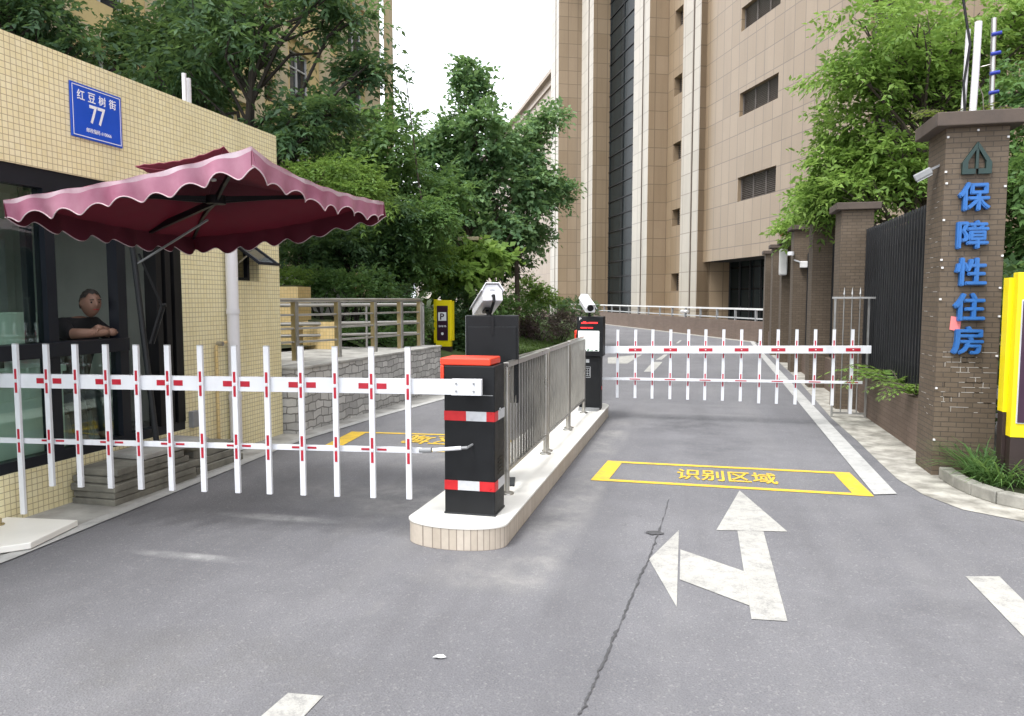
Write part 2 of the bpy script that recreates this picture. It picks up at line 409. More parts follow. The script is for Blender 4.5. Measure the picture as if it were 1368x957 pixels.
    def build(s, name, mats, parent=None, smooth=False, bevel=0.0, origin=None):
        me = bpy.data.meshes.new(name)
        V = np.array(s.v, dtype=float)
        if parent is None:
            og = Vector(origin) if origin is not None else Vector(((V[:, 0].min() + V[:, 0].max()) / 2, (V[:, 1].min() + V[:, 1].max()) / 2, V[:, 2].min()))
        else: og = worg(parent)
        V = V - np.array(og)
        me.from_pydata(V.tolist(), [], s.f)
        mats = mats if isinstance(mats, (list, tuple)) else [mats]
        for m_ in mats: me.materials.append(m_)
        me.polygons.foreach_set('material_index', s.m)
        if smooth: me.polygons.foreach_set('use_smooth', [True] * len(s.f))
        me.update()
        o = bpy.data.objects.new(name, me); C.objects.link(o)
        if parent is None: o.location = og
        else: o.parent = parent
        if smooth: 
            try: me.set_sharp_from_angle(angle=R(40))
            except Exception: pass
        if bevel:
            b = o.modifiers.new('bevel', 'BEVEL'); b.width = bevel; b.segments = 2; b.limit_method = 'ANGLE'; b.angle_limit = R(40)
            b.harden_normals = False
        return o
def worg(o):
    w = Vector((0, 0, 0))
    while o is not None: w += o.location; o = o.parent
    return w
def tag(o, label=None, cat=None, group=None, kind=None):
    if label: o['label'] = label
    if cat: o['category'] = cat
    if group: o['group'] = group
    if kind: o['kind'] = kind
    return o
def thing(name, loc, label, cat, group=None):
    o = bpy.data.objects.new(name, None); o.empty_display_size = .2; C.objects.link(o); o.location = Vector([float(c) for c in loc])
    return tag(o, label, cat, group)
def copy_tree(o, parent=None):
    c = o.copy(); C.objects.link(c); c.parent = parent
    for ch in [x for x in bpy.data.objects if x.parent == o]: copy_tree(ch, c)
    return c
def structure(mb, name, mats, **kw):
    o = mb.build(name, mats, **kw); o['kind'] = 'structure'; return o

def text_mesh(name, body, mats, center, xd, yd, w, h, depth, parent, bold=0.0, uniform=False, thick=0.0):
    cu = bpy.data.curves.new(name, 'FONT'); cu.body = body; cu.size = 1.0; cu.extrude = .05; cu.offset = bold; cu.align_x = 'CENTER'
    cu.resolution_u = 3
    t = bpy.data.objects.new(name, cu); C.objects.link(t)
    dg = bpy.context.evaluated_depsgraph_get(); dg.update()
    me = bpy.data.meshes.new_from_object(t.evaluated_get(dg))
    bpy.data.objects.remove(t); bpy.data.curves.remove(cu)
    V = np.empty(len(me.vertices) * 3); me.vertices.foreach_get('co', V); V = V.reshape(-1, 3)
    if len(V) == 0: V = np.zeros((0, 3))
    mn, mx = V.min(0), V.max(0); sz = mx - mn
    V = (V - (mn + mx) / 2)
    if thick:
        nv = len(V); polys = [tuple(p.vertices) for p in me.polygons]; VV, FF = [], []
        for k in range(8):
            a = 2 * math.pi * k / 8; VV.append(V + np.array([math.cos(a) * thick, math.sin(a) * thick, -.004 * k])); FF += [tuple(i + nv * k for i in p) for p in polys]
        V = np.concatenate(VV); bpy.data.meshes.remove(me); me = bpy.data.meshes.new(name); me.from_pydata(V.tolist(), [], FF)
    sx, sy = w / sz[0], h / sz[1]
    if uniform: sx = sy = min(sx, sy)
    X = np.array(Vector(xd).normalized()); Y = np.array(Vector(yd).normalized()); Z = np.cross(X, Y)
    og = np.array(worg(parent)) if parent is not None else np.array(center, dtype=float)
    W = np.array(center) + V[:, :1] * sx * X + V[:, 1:2] * sy * Y + V[:, 2:3] * (depth / .1) * Z - og
    me.vertices.foreach_set('co', W.ravel()); me.update()
    me.materials.clear(); me.materials.append(mats)
    o = bpy.data.objects.new(name, me); C.objects.link(o)
    if parent is not None: o.parent = parent
    else: o.location = Vector(og)
    return o

def quads_object(name, P, material, parent=None, origin=(0, 0, 0), nper=4):
    """P: (n, nper, 3) array of separate faces"""
    n = P.shape[0]; og = worg(parent) if parent is not None else Vector(origin)
    me = bpy.data.meshes.new(name)
    me.vertices.add(n * nper); me.vertices.foreach_set('co', (P.reshape(-1, 3) - np.array(og)).ravel())
    me.loops.add(n * nper); me.loops.foreach_set('vertex_index', np.arange(n * nper, dtype=np.int32))
    me.polygons.add(n); me.polygons.foreach_set('loop_start', np.arange(0, n * nper, nper, dtype=np.int32))
    me.polygons.foreach_set('loop_total', np.full(n, nper, dtype=np.int32))
    me.materials.append(material); me.update(calc_edges=True); me.validate()
    o = bpy.data.objects.new(name, me); C.objects.link(o)
    if parent is not None: o.parent = parent
    else: o.location = og
    return o

def unit(a): return a / np.maximum(np.linalg.norm(a, axis=-1, keepdims=True), 1e-9)
def sprays(rng, centers, radii, twigs, nleaf, tlen, leaf, lw, droop=.25, flat=.5):
    """leafy twigs: for every clump (centre, radii) many twigs, each with leaves set in pairs along it"""
    out = []
    for c, r in zip(centers, radii):
        k = max(3, int(twigs * rng.uniform(.7, 1.3)))
        d = unit(rng.normal(size=(k, 3)) * np.array([1, 1, .8]) + np.array([0, 0, .25]))
        st = np.array(c) + d * np.array(r) * (rng.uniform(.25, 1.0, (k, 1)) ** .6)
        td = unit(d * np.array([1, 1, flat]) + rng.normal(size=(k, 3)) * .45)
        L = tlen * rng.uniform(.55, 1.3, (k, 1))
        side = unit(np.cross(td, np.array([0, 0, 1.0]) + rng.normal(size=(k, 3)) * .25))
        for j in range(nleaf):
            t = (j // 2 + .6) / (nleaf / 2); sg = 1 if j % 2 else -1
            base = st + td * L * t + np.array([0, 0, -1.0]) * droop * L * t * t
            ld = unit(td * .65 + side * sg * (.9 - .3 * t) + rng.normal(size=(k, 3)) * .3 + np.array([0, 0, -droop * .6]))
            nn = unit(np.cross(side, td) * 1.0 + rng.normal(size=(k, 3)) * .45); nn = np.where(nn[:, 2:3] < 0, -nn, nn)
            sd_ = unit(np.cross(ld, nn)); nn = np.cross(sd_, ld)
            ll = leaf * rng.uniform(.65, 1.3, (k, 1)); ww = ll * lw
            p0 = base; p2 = base + ld * ll - np.array([0, 0, 1]) * ll * .12; mid_ = base + ld * ll * .45
            p1 = mid_ + sd_ * ww * .5 + nn * ww * .12; p3 = mid_ - sd_ * ww * .5 + nn * ww * .12
            out.append(np.stack([p0, p1, p2, p3], 1))
    return np.concatenate(out)

def tree(name, base, trunk_h, crowns, material, label, seed, trunk_r=.1, bark='bark', leaf=.11, lw=.5, twigs=26, nleaf=10, tlen=.5, ncl=26, droop=.25,
         clr=.34, flat=.5, lean=(0, 0), group=None, cat='tree', extra=()):
    rng = np.random.default_rng(seed)
    root = thing(name, base, label, cat, group)
    b = np.array(base, dtype=float)
    cents, rads = [], []
    for (c, r, n) in crowns:
        c = np.array(c); r = np.array(r)
        d = unit(rng.normal(size=(n, 3))); rr = rng.uniform(.12, 1.0, (n, 1)) ** .5
        pts = c + d * r * rr * .86
        cents += list(pts); s = float(np.mean(r)) * clr
        rads += [np.array([s, s, s * .62]) * rng.uniform(.65, 1.35) for _ in range(n)]
    for e in extra: cents.append(np.array(e[:3])); rads.append(np.array([e[3], e[3], e[3] * .7]))
    q = MB()
    top = b + np.array([lean[0], lean[1], trunk_h])
    cen = np.mean(cents, axis=0)
    up = np.array([cen[0] * .6 + top[0] * .4, cen[1] * .6 + top[1] * .4, max(top[2] + .4, np.max([c[2] for c in cents]) - .3)])
    path = [b - np.array([0, 0, .15]), b * .6 + top * .4 + rng.normal(size=3) * trunk_r * .5, top, top * .5 + up * .5 + rng.normal(size=3) * trunk_r, up]
    q.tube(path, [trunk_r * 1.25, trunk_r, trunk_r * .85, trunk_r * .5, trunk_r * .15], 8)
    axis = np.array(path)
    for c, r in zip(cents, rads):
        h = np.clip(c[2] - .9 * np.linalg.norm((c - cen)[:2]) - rng.uniform(.0, .5), top[2] - .35 * trunk_h, up[2] - .1)
        if h <= top[2]: s0 = b + (top - b) * (h - b[2]) / max(.1, trunk_h)
        else: s0 = top + (up - top) * (h - top[2]) / max(.1, up[2] - top[2])
        L = np.linalg.norm(c - s0); k = trunk_r * np.clip(.18 + .09 * L, .15, .5)
        m1 = s0 * .62 + c * .38 + rng.normal(size=3) * .06 * L + np.array([0, 0, .05 * L])
        m2 = s0 * .25 + c * .75 + rng.normal(size=3) * .05 * L
        q.tube([s0, m1, m2, c], [k, k * .75, k * .5, k * .22], 5)
        for _ in range(2):
            e = c + unit(rng.normal(size=3)) * r * .8
            q.tube([m2, (m2 + e) / 2 + rng.normal(size=3) * .04, e], [k * .4, k * .28, k * .12], 4)
    q.build('trunk', M[bark], root, smooth=True)
    P = sprays(rng, cents, rads, twigs, nleaf, tlen, leaf, lw, droop, flat)
    quads_object('crown', P, LF[material], root)
    return root

def bush(name, base, blobs, material, label, seed, cat='shrub', group=None, leaf=.07, lw=.5, twigs=60, nleaf=8, tlen=.2, stem=.02, bark='darkbark'):
    rng = np.random.default_rng(seed); root = thing(name, base, label, cat, group)
    cents = [np.array(c) for c, r in blobs]; rads = [np.array(r) for c, r in blobs]
    q = MB()
    for c, r in zip(cents, rads):
        for _ in range(5):
            e = c + unit(rng.normal(size=3)) * r * .6
            s0 = np.array([base[0] * .5 + c[0] * .5 + rng.normal() * .1, base[1] * .5 + c[1] * .5 + rng.normal() * .1, base[2] - .05])
            q.tube([s0, (s0 + e) / 2 + rng.normal(size=3) * .05, e], [stem, stem * .7, stem * .3], 5)
    q.build('stem', M[bark], root, smooth=True)
    quads_object('foliage', sprays(rng, cents, rads, twigs, nleaf, tlen, leaf, lw, .1, .8), LF[material], root)
    return root

def blades(rng, pts, n, length, width, spread, droop):
    """arching strap leaves from each root point; returns quads"""
    out = []
    for p in pts:
        a = rng.uniform(0, 2 * math.pi, n); L = length * rng.uniform(.6, 1.2, n); el = rng.uniform(.35, 1.0, n)
        d = np.stack([np.cos(a) * spread, np.sin(a) * spread, el], 1); d = unit(d)
        sd_ = np.stack([-np.sin(a), np.cos(a), a * 0], 1)
        prev = np.array(p) + rng.normal(size=(n, 3)) * np.array([.02, .02, 0]); w = width * rng.uniform(.7, 1.2, n)[:, None]
        for k in range(3):
            nx = prev + d * (L / 3)[:, None]; w0 = w * (1 - .2 * k); w1 = w * (1 - .2 * (k + 1)) if k < 2 else w * .12
            out.append(np.stack([prev - sd_ * w0 / 2, prev + sd_ * w0 / 2, nx + sd_ * w1 / 2, nx - sd_ * w1 / 2], 1))
            prev = nx; d = unit(d + np.array([0, 0, -droop]))
    return np.concatenate(out)

# ================================================================== THE SETTING
PI = math.pi
structure(MB().quad((-70, -25, 0), (70, -25, 0), (70, 150, 0), (-70, 150, 0)), 'road', M['asphalt'], origin=(0, 0, 0))
Z1, Z2 = .004, .008
def flat(name, polys, m, z=Z1, label=None):
    mb = MB()
    for p in polys: mb.add([(q[0], q[1], z) for q in p], [tuple(range(len(p)))])
    # make every face look up
    for i, f in enumerate(mb.f):
        a = [mb.v[k] for k in f]; ar = sum(a[j][0] * a[(j + 1) % len(a)][1] - a[(j + 1) % len(a)][0] * a[j][1] for j in range(len(a)))
        if ar < 0: mb.f[i] = tuple(reversed(f))
    o = structure(mb, name, m, origin=(0, 0, 0))
    if label: o['label'] = label
    return o
def px(*pts): return [g(x, y)[:2] for x, y in pts]
# pale concrete gutters and aprons
GL = [(-4.17, 2.6), (-4.17, 3.65), (-4.21, 4.27), (-4.33, 6.17), (-4.42, 7.5), (-4.25, 9.5), (-3.98, 11.4), (-3.98, 12.6), (-4.2, 19), (-4.0, 25), (-4.2, 30), (-5.4, 43), (-8, 52)]
flat('left_apron', [[(-4.9, 2.6), (GL[0]), GL[1], GL[2], GL[3], GL[4], (-4.9, 7.5)], [(-4.9, 7.5), GL[4], GL[5], GL[6], GL[7], (-4.9, 12.6)]], M['concrete'])
def strip(pts, w, z, sgn=1):
    P = [Vector((p[0], p[1], 0)) for p in pts]; out = []
    for i, p in enumerate(P):
        d = (P[min(i + 1, len(P) - 1)] - P[max(i - 1, 0)]).normalized(); nrm = Vector((d.y, -d.x, 0)) * sgn
        out.append((p, p + nrm * w))
    return [[(a.x, a.y), (b.x, b.y), (d.x, d.y), (c.x, c.y)] for (a, b), (c, d) in zip(out, out[1:])]
flat('left_edge_line', strip(GL[:8], .11, Z1), M['edge_paint'], Z2)
GR = [(2.28, 48), (2.24, 34), (2.14, 24), (2.0, 16), (1.80, 10.7), (1.80, 9.0), (1.78, 8.0), (1.77, 7.2), (1.84, 6.66), (2.0, 6.25), (2.34, 6.0), (3.2, 5.75), (6, 5.5)]
WR = [(2.6, 48), (2.6, 34), (2.6, 24), (2.6, 16), (2.6, 10.7), (2.6, 9), (2.6, 8), (2.16, 7.2), (2.2, 6.75), (2.3, 6.5), (2.5, 6.28), (3.2, 6.05), (6, 5.8)]
flat('right_gutter', [[GR[i], WR[i], WR[i + 1], GR[i + 1]] for i in range(len(GR) - 1)], M['gutter'])
flat('right_edge_line', [px((1168, 662), (1198, 661), (1018, 470), (1011, 470)), px((1011, 470), (1018, 470), (1003, 452), (999, 452)),], M['edge_paint'], Z2)
# painted marks on the road
def recog_box(name, a, b, c, d, wl, wr, h):
    """yellow frame a(near left) b(far left) c(far right) d(near right)"""
    a, b, c, d = [np.array(p[:2]) for p in (a, b, c, d)]
    uL = (d - a) / np.linalg.norm(d - a); uF = (c - b) / np.linalg.norm(c - b)
    ai, bi, ci, di = a + uL * wl, b + uF * wl, c - uF * wr, d - uL * wr
    t = lambda p, q, k: p + (q - p) * k / np.linalg.norm(q - p)
    return flat(name, [[a, ai, bi, b], [di, d, c, ci], [ai, di, t(di, ci, h), t(ai, bi, h)], [t(bi, ai, h), t(ci, di, h), ci, bi]], M['yellow_paint'])
recog_box('yellow_box_marking', g(789, 642), g(812, 616), g(1135, 632), g(1168, 664), .15, .15, .075)
recog_box('yellow_box_marking_exit', g(425, 600), g(470, 577), g(640, 582), g(640, 606), .2, .2, .07)
t1 = text_mesh('ground_lettering', '识别区域', M['faded_yellow'], (g(970, 637)[0], g(970, 637)[1], Z1 + .002), (1, 0.0, 0), (0, 1, 0), .86, .40, .002, None, thick=.018); t1['kind'] = 'structure'
t2 = text_mesh('ground_lettering_exit', '识别区域', M['faded_yellow'], (g(585, 589)[0] + .25, g(585, 589)[1], Z1 + .002), (-1, 0.0, 0), (0, -1, 0), 1.25, .48, .002, None, thick=.018); t2['kind'] = 'structure'
flat('lane_arrow', [px((988, 656), (1052, 711), (957, 709)), px((985, 709), (1020, 711), (1052, 831), (1004, 828)),
                    px((907, 709), (867, 748), (904, 812)), px((909, 735), (993.7, 764), (1000.9, 810), (908, 775))], M['paint'], label='white straight and left turn arrow on the asphalt')
flat('lane_dash', [px((1290, 771), (1335, 771), (1420, 855), (1420, 905), (1395, 880)), px((350, 957), (385, 927), (432, 931), (390, 975), (335, 975))], M['paint'])
flat('far_lane_arrow', [px((812, 478), (858, 474), (838, 486), (812, 486)), px((860, 497), (872, 484), (885, 484), (873, 497)), px((876, 481), (887, 474), (892, 474), (884, 481)), px((903, 459), (908, 455), (911, 455), (906, 459))], M['paint'])
# cracked tar joint
rng = np.random.default_rng(3); mb = MB(); prev = None
for y in np.linspace(957, 668, 90):
    x = np.interp(y, [668, 700, 740, 830, 900, 957], [893, 884, 869, 830, 800, 774]); p = g(x, y); w = .0065 * rng.uniform(.1, 1.3) * (.6 if y < 705 else 1); ox = rng.normal() * .0032
    cur = ((p[0] - w + ox, p[1], Z1 + .001), (p[0] + w + ox, p[1], Z1 + .001))
    if prev: mb.quad(prev[0], prev[1], cur[1], cur[0])
    prev = cur
cc_ = g(875, 713); mb.add([(cc_[0] + .075 * math.cos(a) * rng.uniform(.5, 1.1), cc_[1] + .05 * math.sin(a) * rng.uniform(.5, 1.1), Z1 + .0025) for a in np.linspace(0, 2 * PI, 22)[:-1]], [tuple(range(21))])
o = structure(mb, 'tar_crack', M['tar'], origin=(0, 0, 0))
# kerb that curves round the planting bed by the pillar
kb = [(2.14, 7.34), (2.15, 6.98), (2.20, 6.72), (2.30, 6.48), (2.48, 6.30), (2.8, 6.17), (3.4, 6.08), (6.0, 5.95)]
mb = MB(); KP = [Vector((p[0], p[1], 0)) for p in kb]
for i in range(len(KP) - 1):
    def nrm(j):
        d = (KP[min(j + 1, len(KP) - 1)] - KP[max(j - 1, 0)]).normalized(); return Vector((-d.y, d.x, 0))
    a, b = KP[i], KP[i + 1]; na, nb = nrm(i) * .11, nrm(i + 1) * .11
    gap = (b - a).normalized() * .004
    mb.prism([(a + gap)[:2], (b - gap)[:2], (b - gap + nb)[:2], (a + gap + na)[:2]], 0, .105)
structure(mb, 'kerb', M['kerb'], bevel=.012, origin=(0, 0, 0))
flat('planting_bed', [[(2.2, 7.4), (2.24, 6.98), (2.3, 6.75), (2.38, 6.56), (2.52, 6.40), (2.85, 6.27), (3.4, 6.18), (6, 6.05), (6, 7.4)]], M['soil'], .07)

# garden ground: rises from the road edge, flat terrace behind the stone wall
def zsoil(x, y):
    xe = np.interp(y, [12.6, 19, 25, 30, 43, 52, 60], [-4.25, -4.5, -4.2, -4.4, -5.6, -8.2, -14]); d = np.clip(xe - x, 0, 12)
    lift = np.interp(y, [12.6, 16, 40, 60], [.55, .35, .22, .15])
    return .08 + min(1.6, d * lift * .75)
mb = MB(); Ys = np.linspace(12.45, 60, 60); nx = 16
for j, y in enumerate(Ys):
    xe = np.interp(y, [12.6, 19, 25, 30, 43, 52, 60], [-4.25, -4.5, -4.2, -4.4, -5.6, -8.2, -14])
    for i in range(nx):
        x = xe - (xe + 30) * (i / (nx - 1)) ** 1.6
        mb.v.append((x, y, zsoil(x, y) if i else .05))
for j in range(len(Ys) - 1):
    for i in range(nx - 1):
        a = j * nx + i; mb.f.append((a, a + nx, a + nx + 1, a + 1)); mb.m.append(0)
structure(mb, 'garden_ground', M['grass_soil'], smooth=True, origin=(0, 0, 0))
structure(MB().prism([(-4.82, 7.95), (-4.65, 12.3), (-4.65, 12.44), (-30, 12.44), (-30, 7.95)], 0, .74), 'terrace', M['concrete'], origin=(0, 0, 0))
flat('terrace_bed', [[(-7.2, 8.4), (-6.2, 12.43), (-29.9, 12.43), (-29.9, 8.4)]], M['soil'], .80)
# garden kerb along the lane
gk = [(-4.1, 12.5), (-4.38, 19), (-4.1, 25), (-4.3, 30), (-5.5, 43), (-8.1, 52)]
mb = MB()
for a, b in zip(gk, gk[1:]): mb.prism([a, b, (b[0] - .14, b[1]), (a[0] - .14, a[1])], 0, .14)
structure(mb, 'garden_kerb', M['kerb'], origin=(0, 0, 0))
# lawn blades on the slope seen over the steel fence
rng = np.random.default_rng(5); pts = []
for _ in range(5200):
    y = rng.uniform(17, 33); xe = np.interp(y, [12.6, 19, 25, 30, 43], [-4.25, -4.5, -4.2, -4.4, -5.6]); x = xe - .15 - rng.uniform(0, 1) ** 1.4 * 4.5
    pts.append((x, y, zsoil(x, y) - .01))
o = quads_object('lawn_grass', blades(rng, pts, 4, .11, .02, .5, .25), LF['grass']); tag(o, 'short green grass on the slope behind the steel fence', 'grass', kind='stuff')

# ================================================================== LARGE STRUCTURE
# ---- stone office building, stepped pilasters --------------------------------
A = Vector((-1.05, 41.9, 0)); U = Vector((.413, -.911, 0)).normalized(); N = Vector((-U.y * -1, 0, 0)); N = Vector((-.911, -.413, 0)).normalized()
def rdir(p): d = ray(p, 400); return Vector((d[0], d[1], 0))
def isect(p, P, d):
    r = rdir(p); det = r.x * -d.y + d.x * r.y
    t = (P.x * -d.y + d.x * P.y) / det
    return r * t
TOP = 27.0
c0 = isect(938, A, U); c1 = isect(930, c0, N); c2 = isect(907, c1, U)
def onP0(P, off=0): return P - N * ((P - A).dot(N) - off)
c3 = onP0(c2); c4 = isect(888, A, U); c5 = isect(863, c4, N); c6 = isect(843, c5, U); c7 = onP0(c6, -.3)
c8 = isect(812, A - N * .3, U); c9 = isect(790, c8, N); c10 = isect(775, c9, U); c11 = onP0(c10)
c12 = isect(779, A, U); 
if (c12 - c11).dot(U) > -.3: c12 = c11 - U * .5
c13 = isect(745, c12, N); c14 = isect(735, c13, U); c15 = onP0(c14)
sA = lambda P: (P - A).dot(U)
off = thing('office_building', (c4.x, c4.y, 0), 'tall tan stone clad office building with pilasters and a dark glass strip', 'building')
mb = MB()
def vwall(a, b, z0, z1, mi=0): mb.quad((a.x, a.y, z0), (b.x, b.y, z0), (b.x, b.y, z1), (a.x, a.y, z1), mi)
def zat(p, y, P): # height of pixel row y at the plan point P
    d = ray(p, y); k = P.length / math.hypot(d[0], d[1]); return EYE + k * d[2]
# right hand sheet with louvred openings
s0 = sA(c0); s1 = s0 + 48; OH0, OH1 = s0, sA(isect(1125, A, U)); ZO = 3.45
hol = []
louv = []
for (ya, yb) in ((20, 45), (126, 157), (238, 270)):
    a = isect(982, A, U); b = isect(1032, A, U)
    za, zb = zat(982, yb, a), zat(982, ya, a)
    hol.append((sA(a), sA(b), za, zb)); louv.append((sA(a), sA(b), za, zb))
a3 = hol[0]; dz = hol[1][3] - hol[2][3]
hol[0] = (a3[0], a3[1], hol[1][2] + dz, hol[1][3] + dz); louv[0] = hol[0]
for k in (1, 2, 3):
    hol.append((a3[0], a3[1], hol[0][2] + dz * k, hol[0][3] + dz * k))
    louv.append(hol[-1])
for pxs in ((1150, 1195), (1290, 1330)):
    a = isect(pxs[0], A, U); b = isect(pxs[1], A, U)
    for k in range(5): hol.append((sA(a), sA(b), hol[2][2] + dz * k + .3, hol[2][3] + dz * k + .6)); louv.append(hol[-1])
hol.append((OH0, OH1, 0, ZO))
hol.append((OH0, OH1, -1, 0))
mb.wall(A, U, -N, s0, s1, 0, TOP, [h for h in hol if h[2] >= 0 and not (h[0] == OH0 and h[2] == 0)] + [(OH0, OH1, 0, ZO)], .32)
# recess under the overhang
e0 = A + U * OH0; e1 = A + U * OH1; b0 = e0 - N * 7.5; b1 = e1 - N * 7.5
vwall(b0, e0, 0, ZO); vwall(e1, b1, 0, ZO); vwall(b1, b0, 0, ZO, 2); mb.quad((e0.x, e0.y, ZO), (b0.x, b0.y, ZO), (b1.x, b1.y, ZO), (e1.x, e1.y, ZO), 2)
vwall(c0, c1, 0, TOP); 
mb.build('stone_wall', [M['facade'], M['facade_skylit'], M['dark']], off)
# pilasters
def pilaster(back, front_near, front_far, behind_far, label=None):
    mb = MB()
    def vw(a, b, mi=0): mb.quad((a.x, a.y, 0), (b.x, b.y, 0), (b.x, b.y, TOP), (a.x, a.y, TOP), mi)
    vw(front_near, back)
    # front painted sky-bright in two flush bands with a shadow gap between
    w = (front_far - front_near); q = .34
    f1 = front_near + w * q; f2 = front_near + w * (q + .085)
    vw(front_near + w * 0, front_near, 1) if False else None
    vw(f1, front_near, 1); vw(front_far, f2, 1)
    vw(f1 - N * .25, f1, 2) if False else None
    g1, g2 = f1 - N * .09, f2 - N * .09
    vw(g2, g1, 2); vw(f1, g1, 2) if False else vw(g1, f1, 2); vw(f2, g2, 2)
    vw(behind_far, front_far)
    return mb.build('pilaster', [M['facade'], M['facade_skylit'], M['groove']], off)
pilaster(c0, c1, c2, c3); pilaster(c4, c5, c6, c7); pilaster(c8, c9, c10, c11); pilaster(c12, c13, c14, c15)
# recessed wall between pilasters with small square windows
mb = MB(); hs_ = []
for (ya, yb) in ((16, 42), (105, 130), (193, 217), (281, 303), (366, 389)):
    a = isect(896, A, U); b = isect(907.5, A, U)
    hs_.append((sA(a), sA(a) + 1.05, zat(896, yb, a), zat(896, ya, a)))
dz2 = hs_[0][3] - hs_[1][3]
for k in (1, 2): hs_.append((hs_[0][0], hs_[0][1], hs_[0][2] + dz2 * k, hs_[0][3] + dz2 * k))
mb.wall(A, U, -N, sA(c4), sA(c3), 0, TOP, hs_, .4)
mb.build('recessed_wall', [M['facade']], off)
for h in hs_:
    m2 = MB(); a = A + U * h[0] - N * .38; b = A + U * h[1] - N * .38
    m2.quad((a.x, a.y, h[2]), (b.x, b.y, h[2]), (b.x, b.y, h[3]), (a.x, a.y, h[3]))
    w = m2.build('window', M['wglass'], off)
    m2 = MB()
    for z in np.linspace(h[2] + .06, h[3] - .06, 9): m2.bar(a + N * .05 + Vector((0, 0, z)), b + N * .05 + Vector((0, 0, z)), .02, .05)
    m2.bar((a + b) / 2 + N * .08 + Vector((0, 0, h[2])), (a + b) / 2 + N * .08 + Vector((0, 0, h[3])), .07)
    m2.build('window_grille', M['louvre'], w)
for h in louv:
    m2 = MB(); a = A + U * h[0] - N * .30; b = A + U * h[1] - N * .30
    m2.quad((a.x, a.y, h[2]), (b.x, b.y, h[2]), (b.x, b.y, h[3]), (a.x, a.y, h[3]), 1)
    n = 13
    for z in np.linspace(h[2] + .05, h[3] - .05, n):
        p, q = a + N * .06 + Vector((0, 0, z)), b + N * .06 + Vector((0, 0, z)); m2.bar(p, q, .03, .10, up=(N * .7 + Vector((0, 0, .7))))
    for k in (0, .33, .66, 1):
        p = a.lerp(b, k); m2.bar(p + N * .1 + Vector((0, 0, h[2])), p + N * .1 + Vector((0, 0, h[3])), .06)
    m2.build('louvred_window', [M['louvre'], M['dark']], off)
# curtain glass strip
mb = MB(); mb.quad((c8.x, c8.y, 0), (c7.x, c7.y, 0), (c7.x, c7.y, TOP), (c8.x, c8.y, TOP))
for z in np.arange(1.05, TOP, 1.05):
    mb.bar(c8 + N * .03 + Vector((0, 0, z)), c7 + N * .03 + Vector((0, 0, z)), .06, .045, 1)
d = (c7 - c8)
for k in (.02, .34, .67, .98): mb.bar(c8 + d * k + N * .03, c8 + d * k + N * .03 + Vector((0, 0, TOP)), .06, .06, 1)
mb.build('glass_strip', [M['curtain'], M['matblk']], off)
# lower wing to the left
mb = MB(); wl = isect(560, A, U); ZW = zat(722, 118, isect(722, A, U))
hw = []
for (ya, yb) in ((158, 183), (230, 252), (310, 327), (378, 397)):
    a = isect(719, A, U); b = isect(736.5, A, U)
    hw.append((sA(a), sA(a) + 1.7, zat(719, yb, a), zat(719, ya, a)))
for k in range(1, 6):
    for h in list(hw[:3]): hw.append((h[0] - 5.2 * k, h[1] - 5.2 * k, h[2], h[3]))
mb.wall(A, U, -N, sA(wl) - 20, sA(c15), 0, ZW, hw, .35)
mb.bar(A + U * (sA(wl) - 20) + N * .12 + Vector((0, 0, ZW)), A + U * sA(c15) + N * .12 + Vector((0, 0, ZW)), .6, .35, 0)
mb.bar(A + U * (sA(wl) - 20) + N * .08 + Vector((0, 0, ZW - .9)), A + U * sA(c15) + N * .08 + Vector((0, 0, ZW - .9)), .2, .22, 0)
mb.build('wing_wall', [M['facade']], off)
for h in hw:
    m2 = MB(); a = A + U * h[0] - N * .33; b = A + U * h[1] - N * .33
    m2.quad((a.x, a.y, h[2]), (b.x, b.y, h[2]), (b.x, b.y, h[3]), (a.x, a.y, h[3]), 1)
    for z in np.linspace(h[2] + .06, h[3] - .06, 8): m2.bar(a + N * .05 + Vector((0, 0, z)), b + N * .05 + Vector((0, 0, z)), .02, .08)
    m2.build('louvred_window', [M['louvre'], M['dark']], off)
# upper storey set on the wing, with one tall bay window
mb = MB(); q0 = isect(737, A, U); q0 = A + U * (sA(c15) - 2.6); q1 = c15
mb.quad((q0.x, q0.y, ZW), (q1.x, q1.y, ZW), (q1.x, q1.y, TOP), (q0.x, q0.y, TOP))
q2 = q0 - N * 6; mb.quad((q2.x, q2.y, ZW), (q0.x, q0.y, ZW), (q0.x, q0.y, TOP), (q2.x, q2.y, TOP)); mb.build('upper_wall', [M['facade_skylit']], off)
m2 = MB(); za, zb = zat(730, 112, q0), zat(730, 35, q0); k0, k1 = q0 + U * .25 + N * .12, q0 + U * 1.9 + N * .12
m2.bar((k0 + k1) / 2 + Vector((0, 0, za)), (k0 + k1) / 2 + Vector((0, 0, zb)), 1.65, .5, 0, up=N)
for k in (0, .5, 1): p = k0.lerp(k1, k) + N * .26; m2.bar(p + Vector((0, 0, za - .1)), p + Vector((0, 0, zb + .1)), .12, .12, 1)
m2.build('bay_window', [M['wglass'], M['louvre']], off)
